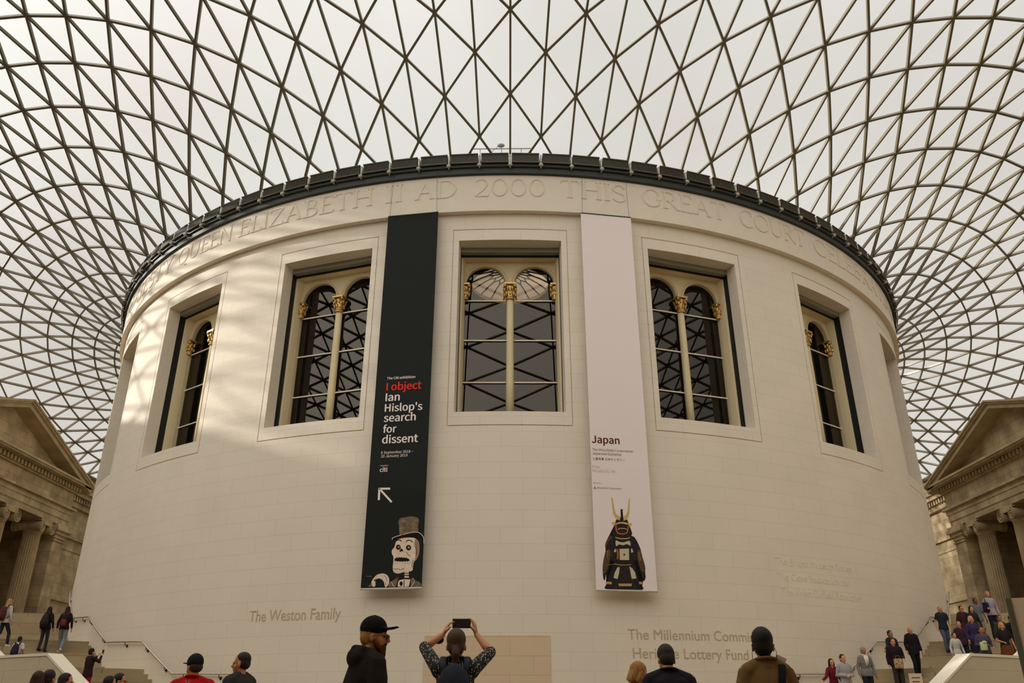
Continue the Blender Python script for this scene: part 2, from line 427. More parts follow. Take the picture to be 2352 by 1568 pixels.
# ------------------------------------------------------------------ serif capitals for the inscription
def arcp(cx, cy, rx, ry, a0, a1, n=14): return [(cx+rx*math.cos(R_(a0+(a1-a0)*k/n)), cy+ry*math.sin(R_(a0+(a1-a0)*k/n))) for k in range(n+1)]
T1, T2 = .085, .05
def sf(x, y, w=.2): return ([(x-w/2, y), (x+w/2, y)], .03)
G = {}
G['I'] = (.3, [([(.15, 0), (.15, 1)], T1), sf(.15, .0), sf(.15, 1)])
G['H'] = (.82, [([(.15, 0), (.15, 1)], T1), ([(.67, 0), (.67, 1)], T1), ([(.15, .52), (.67, .52)], T2), sf(.15, 0), sf(.15, 1), sf(.67, 0), sf(.67, 1)])
G['E'] = (.6, [([(.15, 0), (.15, 1)], T1), ([(.05, 1), (.52, 1)], T2), ([(.15, .52), (.46, .52)], T2), ([(.05, 0), (.56, 0)], T2), ([(.52, 1), (.52, .86)], .04), ([(.56, 0), (.58, .15)], .04)])
G['L'] = (.56, [([(.15, 0), (.15, 1)], T1), sf(.15, 1), ([(.05, 0), (.53, 0)], T2), ([(.53, 0), (.55, .15)], .04)])
G['F'] = (.55, [([(.15, 0), (.15, 1)], T1), sf(.15, 0), ([(.05, 1), (.5, 1)], T2), ([(.15, .52), (.44, .52)], T2)])
G['T'] = (.68, [([(.34, 0), (.34, 1)], T1), sf(.34, 0), ([(.03, 1), (.65, 1)], T2), ([(.03, 1), (.03, .86)], .04), ([(.65, 1), (.65, .86)], .04)])
G['A'] = (.8, [([(.12, 0), (.4, 1)], T2), ([(.4, 1), (.68, 0)], T1), ([(.22, .36), (.58, .36)], T2), sf(.12, 0), sf(.68, 0)])
G['N'] = (.82, [([(.15, 0), (.15, 1)], T2), ([(.15, 1), (.68, 0)], T1), ([(.68, 0), (.68, 1)], T2), sf(.15, 0), sf(.68, 1)])
G['M'] = (.96, [([(.14, 0), (.2, 1)], T2), ([(.2, 1), (.48, .05)], T1), ([(.48, .05), (.76, 1)], T2), ([(.76, 1), (.82, 0)], T1), sf(.14, 0), sf(.82, 0)])
G['Y'] = (.74, [([(.37, 0), (.37, .46)], T1), ([(.1, 1), (.37, .46)], T1), ([(.37, .46), (.64, 1)], T2), sf(.37, 0), sf(.1, 1), sf(.64, 1)])
G['Z'] = (.68, [([(.08, 1), (.6, 1)], T2), ([(.6, 1), (.08, 0)], T1), ([(.08, 0), (.62, 0)], T2), ([(.08, 1), (.08, .86)], .04), ([(.62, 0), (.63, .15)], .04)])
G['S'] = (.56, [(arcp(.28, .74, .2, .26, 20, 200)+[(.28, .5)]+arcp(.28, .26, .21, .26, 60, -160), T1*.85)])
G['O'] = (.86, [(arcp(.43, .5, .36, .51, 0, 360, 24), T1*.85)])
G['0'] = (.78, [(arcp(.39, .5, .3, .5, 0, 360, 24), T1*.8)])
G['Q'] = (.86, [(arcp(.43, .5, .36, .51, 0, 360, 24), T1*.85), ([(.45, .08), (.62, -.16), (.8, -.2)], T2)])
G['C'] = (.76, [(arcp(.43, .5, .36, .51, 48, 312, 20), T1*.85), ([(.67, .88), (.68, .7)], .04)])
G['G'] = (.82, [(arcp(.43, .5, .36, .51, 48, 312, 20), T1*.85), ([(.7, .42), (.7, .1)], T1*.8), sf(.7, .42, .18), ([(.67, .88), (.68, .7)], .04)])
G['D'] = (.82, [([(.15, 0), (.15, 1)], T1), ([(.05, 1), (.35, 1)]+arcp(.35, .5, .38, .5, 80, -80)+[(.35, 0), (.05, 0)], T1*.8)])
G['B'] = (.64, [([(.15, 0), (.15, 1)], T1), ([(.05, 1), (.3, 1)]+arcp(.3, .76, .2, .24, 80, -80)+[(.15, .52)], T1*.75), ([(.15, .52), (.32, .52)]+arcp(.32, .26, .24, .26, 80, -80)+[(.05, 0)], T1*.75)])
G['P'] = (.6, [([(.15, 0), (.15, 1)], T1), sf(.15, 0), ([(.05, 1), (.3, 1)]+arcp(.3, .74, .22, .26, 80, -80)+[(.15, .48)], T1*.75)])
G['R'] = (.72, [([(.15, 0), (.15, 1)], T1), sf(.15, 0), ([(.05, 1), (.3, 1)]+arcp(.3, .74, .22, .26, 80, -80)+[(.15, .48)], T1*.75), ([(.3, .48), (.66, 0)], T1), sf(.66, 0, .14)])
G['U'] = (.8, [([(.14, 1), (.14, .34)]+arcp(.4, .34, .26, .34, 180, 360)+[(.66, 1)], T1*.8), sf(.14, 1), sf(.66, 1)])
G['J'] = (.34, [([(.2, 1), (.2, .05), (.1, -.15), (0, -.16)], T1), sf(.2, 1)])
G['2'] = (.7, [(arcp(.33, .74, .24, .26, 150, -30)+[(.42, .38), (.08, .02)], T1*.8), ([(.08, 0), (.62, 0)], T1*.8), ([(.62, 0), (.64, .16)], .04)])
def ribbon(bm, pts, w, f, h0, h1):
    for k in range(len(pts)-1):
        (x0, y0), (x1, y1) = pts[k], pts[k+1]; dx, dy = x1-x0, y1-y0; l = math.hypot(dx, dy)
        if l < 1e-6: continue
        ex = w*.25/l if len(pts) > 2 else 0
        nx, ny = -dy/l*w/2, dx/l*w/2
        q = [(x0-dx*ex+nx, y0-dy*ex+ny), (x0-dx*ex-nx, y0-dy*ex-ny), (x1+dx*ex-nx, y1+dy*ex-ny), (x1+dx*ex+nx, y1+dy*ex+ny)]
        prism(bm, q, h0, h1, f)
LZ, LH = 19.0, .76
for word, t0, t1, lab in (('MAJESTY', -58.08, -41.9, 1), ('QUEEN', -40.91, -31.0, 1), ('ELIZABETH', -30.2, -13.59, 1), ('II', -12.53, -10.45, 1), ('AD', -9.42, -5.14, 1), ('2000', -3.59, 3.53, 1),
                          ('THIS', 4.88, 11.58, 1), ('GREAT', 13.09, 22.66, 1), ('COURT', 24.31, 33.89, 1), ('CELEBRATING', 35.25, 59.5, 1)):
    tot = sum(G[c][0] for c in word); wm = R_(t1-t0)*RF; sx = wm/(tot*LH); u = 0
    bm = bmesh.new()
    for c in word:
        adv, st = G[c]
        for pts, w in st:
            ff = lambda a, b, h, u=u: P(R_(t0)+((u+a)*LH*sx)/RF, RF+h, LZ+b*LH)
            ribbon(bm, [(x, y) for x, y in pts], w, ff, -.02, .022)
        u += adv
    obj('inscription', bm, M['letter'], fr)

# ------------------------------------------------------------------ text helper
import os
SANS = None
try:      # the grotesque that ships with Blender, when present; otherwise its built-in face
    SANS = bpy.data.fonts.load(os.path.join(bpy.utils.system_resource('DATAFILES'), 'fonts', 'Noto Sans CJK Regular.woff2'))
except Exception: SANS = None
USE_SANS = [False]
def text_mesh(body, size=1., bold=0., align='LEFT', spacing=1.):
    cu = bpy.data.curves.new('t', 'FONT'); cu.body = body
    cu.size = size; cu.offset = bold; cu.align_x = align
    if SANS and USE_SANS[0]: cu.font = SANS
    cu.space_character = spacing; cu.resolution_u = 5
    o = bpy.data.objects.new('t', cu); COL.objects.link(o)
    dg = bpy.context.evaluated_depsgraph_get(); dg.update()
    me = bpy.data.meshes.new_from_object(o.evaluated_get(dg)); bpy.data.objects.remove(o); bpy.data.curves.remove(cu)
    return me
LAYER = [0.]
def text_obj(name, body, size, mp, material, parent, bold=0., width=None, th=.012, split=None, spacing=1.):
    me = text_mesh(body, size, 0, spacing=spacing); bm = bmesh.new()
    for k in range(5 if bold else 1):      # heavier weight: the same outline struck five times side by side
        n0 = len(bm.verts); bm.from_mesh(me); bm.verts.ensure_lookup_table()
        if bold:
            dx, dy = ((-1, 0), (1, 0), (0, .6), (0, -.6), (0, 0))[k]
            for v in bm.verts[n0:]: v.co.x += dx*bold; v.co.y += dy*bold; v.co.z = .0005*k
    bpy.data.meshes.remove(me)
    if not bm.verts: bm.free(); return None
    if split:
        x0 = min(v.co.x for v in bm.verts); x1 = max(v.co.x for v in bm.verts); k = x0+split
        while k < x1:
            bmesh.ops.bisect_plane(bm, geom=bm.verts[:]+bm.edges[:]+bm.faces[:], plane_co=(k, 0, 0), plane_no=(1, 0, 0)); k += split
    w = max(v.co.x for v in bm.verts)-min(v.co.x for v in bm.verts); sx = width/w if width else 1
    up = set()
    if th:
        ret = bmesh.ops.extrude_face_region(bm, geom=bm.faces[:])
        up = set(g for g in ret['geom'] if isinstance(g, bmesh.types.BMVert))
    for v in bm.verts: v.co = mp(v.co.x*sx, v.co.y, (th if v in up else 0) if th else .003+v.co.z)
    if th: bmesh.ops.recalc_face_normals(bm, faces=bm.faces)
    return obj(name, bm, material, parent)
def on_drum(t0, z0, r=RW):
    return lambda u, v, h: P(R_(t0)+u/r, r+h-.004, z0+v)
for body, t0, t1, z, size in (('The Weston Family', -22.35, -13.8, 3.78, .50), ('The Millennium Commission', 9.35, 22.3, 3.16, .43), ('Heritage Lottery Fund', 9.62, 19.7, 2.62, .43)):
    text_obj('inscription', body, size, on_drum(t0, z), M['letter2'], drum, width=R_(t1-t0)*RW, split=.5, th=.012)
for body, t0, t1, z, size in (('The Clore Foundation and', 23.65, 32.5, 5.15, .36), ('The Vivien Duffield Foundation', 23.95, 34.0, 4.66, .36), ('The British Museum Society', 23.65, 33.5, 5.65, .36)):
    text_obj('inscription', body, size, on_drum(t0, z), M['letter'], drum, width=R_(t1-t0)*RW, split=.5, th=.012)
# warm panel at the foot of the wall
bm = bmesh.new(); n = 12; a0, a1 = R_(-6.68), R_(3.16)
for k in range(n):
    b0, b1 = a0+(a1-a0)*k/n, a0+(a1-a0)*(k+1)/n
    bm.faces.new([bm.verts.new(x) for x in (P(b0, RW+.02, 0), P(b1, RW+.02, 0), P(b1, RW+.02, 3.25), P(b0, RW+.02, 3.25))])
    bm.faces.new([bm.verts.new(x) for x in (P(b0, RW+.02, 3.25), P(b1, RW+.02, 3.25), P(b1, RW, 3.25), P(b0, RW, 3.25))])
o = obj('wall_panel', bm, M['patch']); set_uv(o.data, lambda co, n, c: (math.atan2(co.x, -co.y)*RW, co.z)); tag(o, kind='structure')

# ------------------------------------------------------------------ ring of louvre boxes
bm = bmesh.new()
lathe(bm, [(RF+.02, 19.94), (RF+.12, 19.97), (RF+.12, 20.2), (RF+.2, 20.22), (RF+.2, 20.33), (RF+.05, 20.36), (RF-.5, 20.4), (RF-.5, 19.94)], 240)
ring = obj('trim_2', bm, M['darksteel'], None, False); tag(ring, 'dark steel fascia ring above the frieze', kind='structure')
bm = bmesh.new(); W2 = R_(3)*RF*.5*.895
box(bm, -W2, W2, -.02, .5, 0, .42)
lb = thing('louvre_box', 'x', 'ventilation louvre'); lb.location = (0, 0, 0)
obj('casing', bm, M['louvre'], lb)
bm = bmesh.new(); nf = 22
for k in range(nf):
    x = -W2+.04+(2*W2-.08)*k/(nf-1); box(bm, x-.008, x+.008, -.055, -.02, .04, .38)
obj('fin', bm, M['louvre_fin'], lb)
bm = bmesh.new(); box(bm, -W2-.005, W2+.005, -.08, -.02, -.02, .03); box(bm, -W2-.005, W2+.005, -.07, -.02, .39, .43)
obj('flange', bm, M['louvre_fin'], lb)
bm = bmesh.new(); box(bm, -W2-.0, W2, -.14, -.09, -.06, -.03); obj('ledge', bm, M['louvre_fin'], lb)
bk = bmesh.new(); ellipsoid(bk, (0, -.1, -.14), (.09, .07, .07), 10, 6); box(bk, -.03, .03, -.06, .3, -.2, .36)
bkt = obj('bracket_post', bk, M['lightsteel'], None, True)
first = True
for k in range(-24, 24):
    c = 1.5+3*k
    o = lb if first else copy_tree(lb)
    a = R_(c); o.location = P(a, RF+.16, 20.40); o.rotation_euler = (0, 0, a)
    tag(o, 'bronze finned ventilation louvre box in the row round the drum rim under the glass roof', 'ventilation louvre', 'louvre boxes around the drum rim')
    b = bkt if first else bkt.copy()
    if not first: COL.objects.link(b)
    a = R_(3*k); b.location = P(a, RF+.16, 20.40); b.rotation_euler = (0, 0, a)
    tag(b, 'pale metal bracket between two louvre boxes on the drum rim', 'bracket', 'brackets between the louvre boxes')
    first = False

# ------------------------------------------------------------------ windows
def make_window(k):
    a = R_(k*SP); d0 = RW*math.cos(R_(HO))
    w = thing('window_%d' % (k+5), None, None, P(a, RW, 0), a, kind='structure')
    # local: x right, y = inward depth, z up
    hw = RW*math.sin(R_(HO))
    bm = bmesh.new()
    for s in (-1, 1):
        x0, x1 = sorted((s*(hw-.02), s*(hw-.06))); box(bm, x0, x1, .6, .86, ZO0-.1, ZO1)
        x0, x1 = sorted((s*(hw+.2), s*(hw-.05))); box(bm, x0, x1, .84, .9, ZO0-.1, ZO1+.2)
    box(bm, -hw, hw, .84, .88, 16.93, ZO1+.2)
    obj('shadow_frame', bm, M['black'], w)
    bm = bmesh.new(); box(bm, -hw+.03, hw-.03, .58, .82, 17.0, ZO1+.06); obj('blind_box', bm, M['greyband'], w)
    # cream frame: jambs, head, arch wall
    bm = bmesh.new(); yi = 1.22
    for s in (-1, 1):
        prof = [(hw-.06, .88), (hw-.13, .9), (hw-.17, 1.05), (hw-.2, yi-.02), (hw-.2, yi+.2), (hw+.25, yi+.2), (hw+.25, .88)]
        pts = [(s*x, y) for x, y in prof]
        if s < 0: pts = pts[::-1]
        prism(bm, pts, ZO0-.1, 17.1, lambda u, v, h: (u, v, h))
    box(bm, -hw-.2, hw+.2, .88, yi+.2, 16.95, 17.3)
    xi = hw-.2; cw = .14; cx = (xi+cw)/2+.0; ra = (xi-cw)/2-.04; zs = 15.98
    # arch plate : polygon strips around the two arches
    for s in (-1, 1):
        ccx = s*cx; n = 20
        x_l, x_r = (ccx-(xi-cw)/2-.0, ccx+(xi-cw)/2+.0)
        if s > 0: x_l = 0
        else: x_r = 0
        for q in range(n):
            a0_, a1_ = PI-PI*q/n, PI-PI*(q+1)/n
            p0 = (ccx+ra*math.cos(a0_), zs+ra*math.sin(a0_)); p1 = (ccx+ra*math.cos(a1_), zs+ra*math.sin(a1_))
            u0 = (x_l if q == 0 else p0[0], 16.97); u1 = (x_r if q == n-1 else p1[0], 16.97)
            pl = [p0, p1]+([(x_r, zs)] if q == n-1 else [])+[u1, u0]+([(x_l, zs)] if q == 0 else [])
            prism(bm, pl, yi, yi+.16, lambda u, v, h: (u, h, v))
        # archivolt mouldings
        for rr, ww, pr in ((ra+.045, .035, .05), (ra+.12, .025, .035)):
            tube(bm, [(ccx+rr*math.cos(PI-PI*q/24), yi, zs+rr*math.sin(PI-PI*q/24)) for q in range(25)], [(pr, ww)]*25, 8, side=(0, 1, 0))
    box(bm, -cw, cw, yi-.02, yi+.14, zs-.3, zs+.02)
    obj('arched_frame', bm, M['cream'], w)
    bm = bmesh.new()
    tube(bm, [(0, yi+.05, z) for z in (ZO0-.1, 12, 14, 15.3)], [.15, .145, .14, .13], 16)
    obj('column', bm, M['cream'], w, True)
    for x in (0, -xi-.0, xi+.0):
        bm = bmesh.new(); rr = .15 if x == 0 else .12; zb = 15.3; H = .66
        tube(bm, [(x, yi+.03, zb), (x, yi+.03, zb+.04), (x, yi+.03, zb+.1), (x, yi+.03, zb+H*.8)], [rr*1.1, rr*1.15, rr*.95, rr*1.25], 12)
        for tier, (zz, out, nn) in enumerate(((zb+.22, 1.3, 8), (zb+.42, 1.5, 8))):
            for q in range(nn):
                t = 2*PI*(q+.5*tier)/nn; c_, s_ = math.cos(t), math.sin(t)
                ellipsoid(bm, (x+rr*out*c_, yi+.03+rr*out*s_, zz), (.045, .045, .09), 6, 5)
                ellipsoid(bm, (x+rr*(out+.22)*c_, yi+.03+rr*(out+.22)*s_, zz+.07), (.035, .035, .03), 6, 4)
        for q in range(4):
            t = PI/4+PI/2*q; c_, s_ = math.cos(t), math.sin(t)
            ellipsoid(bm, (x+rr*1.75*c_, yi+.03+rr*1.75*s_, zb+H-.13), (.065, .065, .065), 8, 5)
        box(bm, x-rr*1.5, x+rr*1.5, yi+.03-rr*1.5, yi+.03+rr*1.5, zb+H-.07, zb+H)
        obj('gilded_capital', bm, M['gold'], w)
    for z in (15.3, 13.65, 11.98, 10.45):
        bm = bmesh.new(); box(bm, -xi-.02, -cw+.03, yi+.08, yi+.13, z-.022, z+.022); box(bm, cw-.03, xi+.02, yi+.08, yi+.13, z-.022, z+.022)
        obj('glazing_bar', bm, M['bar'], w)
    for s in (-1, 1):
        bm = bmesh.new(); pts = [(s*cx-ra-.1, ZO0-.1), (s*cx+ra+.1, ZO0-.1), (s*cx+ra+.1, zs+ra+.05), (s*cx-ra-.1, zs+ra+.05)]
        bm.faces.new([bm.verts.new((x, yi+.15, z)) for x, z in pts]); obj('window_pane', bm, M['winglass'], w)
    return w
for k in WIN: make_window(k)

# ------------------------------------------------------------------ court floor and outer walls
bm = bmesh.new(); v = [bm.verts.new(p) for p in ((-45, -60, 0), (45, -60, 0), (45, 60, 0), (-45, 60, 0))]; bm.faces.new(v)
fl = obj('floor', bm, M['floor']); set_uv(fl.data, lambda co, n, c: (co.x, co.y)); tag(fl, kind='structure')
XW = 36.7
def court_wall(side):
    """east / west masonry wall with cornice, dentils, windows band"""
    bm = bmesh.new(); s = side
    x0, x1 = sorted((s*XW, s*(XW+1.5))); box(bm, x0, x1, -51.5, 46.5, 0, 19.6)
    for zz0, zz1, pr in ((14.1, 14.35, .25), (16.6, 17.0, .35), (17.4, 17.75, .8), (17.75, 18.0, 1.0), (9.2, 9.5, .2), (13.2, 13.3, .08)):
        x0, x1 = sorted((s*(XW-pr), s*(XW+.1))); box(bm, x0, x1, -51.5, 46.5, zz0, zz1)
    y = -51.0
    while y < 46:
        x0, x1 = sorted((s*(XW-.62), s*(XW))); box(bm, x0, x1, y, y+.22, 17.0, 17.38); y += .42
    o = obj('wall_west' if s < 0 else 'wall_east', bm, M['old']); set_uv(o.data, uv_box); tag(o, kind='structure')
    return o
court_wall(-1); court_wall(1)
bm = bmesh.new(); box(bm, -38, 38, -53, -51.2, 0, 19.6); box(bm, -38, 38, -51.3, -50.4, 17.4, 18.0)
o = obj('wall_south', bm, M['old']); set_uv(o.data, uv_box); tag(o, kind='structure')
bm = bmesh.new(); box(bm, -38, 38, 46.1, 48, 0, 19.6)
o = obj('wall_north', bm, M['old']); set_uv(o.data, uv_box); tag(o, kind='structure')

def portico(s, x_front=32.0, yc=1.5, hw=9.8):
    """temple front standing in front of the east / west wall; s=-1 west"""
    po = thing('portico', ('soot stained stone temple portico with pediment and ionic columns, at the left edge' if s < 0 else
               'shadowed stone temple portico with pediment and ionic columns, at the right edge'), 'portico', (s*x_front, yc, 0), 0)
    X = lambda d: s*d      # d = metres behind the front plane
    def bx(bm, d0, d1, y0, y1, z0, z1):
        a, b = sorted((X(d0), X(d1))); box(bm, a, b, y0, y1, z0, z1)
    zA, zC, zP = 13.15, 16.3, 19.57
    back = XW-x_front
    # entablature
    bm = bmesh.new()
    y0, y1 = -hw+.6, hw-.6
    bx(bm, .0, 1.5, y0, y1, zA, zA+.42); bx(bm, -.05, 1.5, y0-.05, y1+.05, zA+.42, zA+.86)
    bx(bm, -.1, 1.5, y0-.1, y1+.1, zA+.86, zA+1.2); bx(bm, -.3, 1.5, y0-.3, y1+.3, zA+1.2, zA+1.36)
    bx(bm, 1.4, back, y0, y0+1.3, zA, zA+1.3); bx(bm, 1.4, back, y1-1.3, y1, zA, zA+1.3)
    o = obj('architrave', bm, M['old'], po); set_uv(o.data, uv_box)
    bm = bmesh.new(); bx(bm, 0, 1.5, y0, y1, zA+1.36, zA+2.45); bx(bm, 1.4, back, y0, y0+1.3, zA+1.3, zA+2.45); bx(bm, 1.4, back, y1-1.3, y1, zA+1.3, zA+2.45)
    o = obj('frieze', bm, M['old'], po); set_uv(o.data, uv_box)
    bm = bmesh.new()
    bx(bm, -.2, 1.5, y0-.2, y1+.2, zA+2.45, zA+2.55)
    nd = 46
    for k in range(nd):
        y = y0+(y1-y0)*k/(nd-1); bx(bm, -.38, 1, y-.1, y+.1, zA+2.55, zA+2.86)
    for k in range(12):
        d = .3+k*.45
        if d < back: bx(bm, d-.1, d+.1, y1, y1+.38, zA+2.55, zA+2.86); bx(bm, d-.1, d+.1, y0-.38, y0, zA+2.55, zA+2.86)
    bx(bm, -.05, back, y0-.05, y1+.05, zA+2.52, zA+2.9)
    o = obj('dentil_course', bm, M['old_plain'], po)
    bm = bmesh.new(); bx(bm, -.85, back, -hw, hw, zA+2.9, zC-.14); bx(bm, -.95, back, -hw-.08, hw+.08, zC-.14, zC)
    o = obj('cornice', bm, M['old_plain'], po)
    # raking cornice
    f = lambda u, v, h: (X(h), u, v)
    bm = bmesh.new(); th = .34
    for e in (-1, 1):
        pa = (e*(hw+.05), zC); pb = (0, zP)
        sl = math.atan2(zP-zC, hw); ny, nz = -e*-math.sin(sl)*0, 1
        for w0, w1, pr in ((0, .30, .85), (.30, .42, 1.0), (.42, .55, 1.1)):
            pts = [(pa[0], pa[1]-.62+w0+.1), (pb[0], pb[1]-.62+w0+.1), (pb[0], pb[1]-.62+w1+.1), (pa[0], pa[1]-.62+w1+.1)]
            if e > 0: pts = pts[::-1]
            prism(bm, pts, -pr, back-1, f)
    o = obj('raking_cornice', bm, M['old_plain'], po)
    bm = bmesh.new(); prism(bm, [(-hw+.6, zC-.02), (hw-.6, zC-.02), (0, zP-.5)], .25, back-1.2, f)
    o = obj('tympanum', bm, M['old'], po); set_uv(o.data, uv_box)
    # roof of portico behind the pediment closes to the wall
    # antae (corner piers)
    for e in (-1, 1):
        bm = bmesh.new(); ya, yb = sorted((e*(hw-.55), e*(hw-1.95)))
        bx(bm, .05, back, ya, yb, 0, zA-.95); bx(bm, -.02, back, ya-.07, yb+.07, zA-1.15, zA-1.05)
        bx(bm, -.02, back, ya-.05, yb+.05, zA-.95, zA-.7); bx(bm, -.14, back, ya-.17, yb+.17, zA-.7, zA-.45)
        bx(bm, -.3, back, ya-.3, yb+.3, zA-.45, zA-.22); bx(bm, -.22, back, ya-.22, yb+.22, zA-.22, zA)
        bx(bm, -.15, back, ya-.15, yb+.15, 0, .9)
        o = obj('corner_pier', bm, M['old'], po); set_uv(o.data, uv_box)
    # columns
    for yk in (-6.5, -2.17, 2.17, 6.5):
        bm = bmesh.new(); r0 = .64; nfl = 24; rings = []; zz = [.5, 3, 6, 9, zA-1.0]
        cx_ = X(.85)
        for q, z in enumerate(zz):
            r = r0*(1-.13*(q/4)**1.5); row = []
            for t in range(nfl*4):
                a = 2*PI*t/(nfl*4); rr = r-.055*abs(math.sin(a*nfl/2))**.8
                row.append(bm.verts.new((cx_+rr*math.cos(a), yk+rr*math.sin(a), z)))
            rings.append(row)
        for a_, b_ in zip(rings, rings[1:]):
            n_ = len(a_)
            for t in range(n_): bm.faces.new((a_[t], a_[(t+1) % n_], b_[(t+1) % n_], b_[t]))
        c = obj('column', bm, M['old_plain'], po)
        bm = bmesh.new(); tube(bm, [(cx_, yk, z) for z in (0, .2, .22, .36, .4, .5)], [.86, .86, .8, .8, .7, .68], 24); obj('base', bm, M['old_plain'], c)
        bm = bmesh.new(); zt = zA-.95
        tube(bm, [(cx_, yk, zt-.08), (cx_, yk, zt+.15), (cx_, yk, zt+.3)], [.57, .64, .7], 20)
        bx(bm, -.02, 1.72, yk-.7, yk+.7, zA-.16, zA)
        for e in (-1, 1):
            for dd in (.0, 1.7):
                yv = yk+e*.60; zv = zA-.58
                a_, b_ = sorted((X(dd-.09), X(dd+.09)))
                # spiral volute
                prv = None
                tube(bm, [(a_, yv, zv), (b_, yv, zv)], .34, 20, side=(0, 1, 0))
                sp = []
                for q in range(40):
                    t = q/39; an = PI/2*(1)+e*(-1)*t*2*PI*2.2; rr = .36*(1-t)+.05; sp.append((yv+rr*math.cos(an), zv+rr*math.sin(an)))
                fo = X(dd-.12) if dd == 0 else X(dd+.12)
                tube(bm, [(fo, y, z) for y, z in sp], .035, 6)
            tube(bm, [(X(.0), yk+e*.60, zA-.56), (X(.85), yk+e*.60, zA-.56), (X(1.7), yk+e*.60, zA-.56)], [.33, .23, .33], 16, side=(0, 1, 0))
        bx(bm, -.1, 1.8, yk-.58, yk+.58, zA-.40, zA-.18)
        obj('ionic_capital', bm, M['old_plain'], c)
    # back wall with door surround
    bm = bmesh.new(); bx(bm, back-.6, back+.1, -hw+1, hw-1, 0, zA+1)
    o = obj('back_wall', bm, M['old'], po); set_uv(o.data, uv_box)
    bm = bmesh.new()
    for e in (-1, 1): ya, yb = sorted((e*1.75, e*2.35)); bx(bm, back-.8, back-.5, ya, yb, 0, 7.2)
    bx(bm, back-.8, back-.5, -2.35, 2.35, 6.7, 7.3); bx(bm, back-1.1, back-.5, -2.7, 2.7, 7.9, 8.25); bx(bm, back-.9, back-.5, -2.4, 2.4, 7.3, 7.9)
    d = obj('door_surround', bm, M['old_plain'], po)
    bm = bmesh.new(); bx(bm, back-.66, back-.6, -1.75, 1.75, 0, 6.7); obj('door', bm, M['old_dark'], d)
    return po
portico(-1); portico(1)

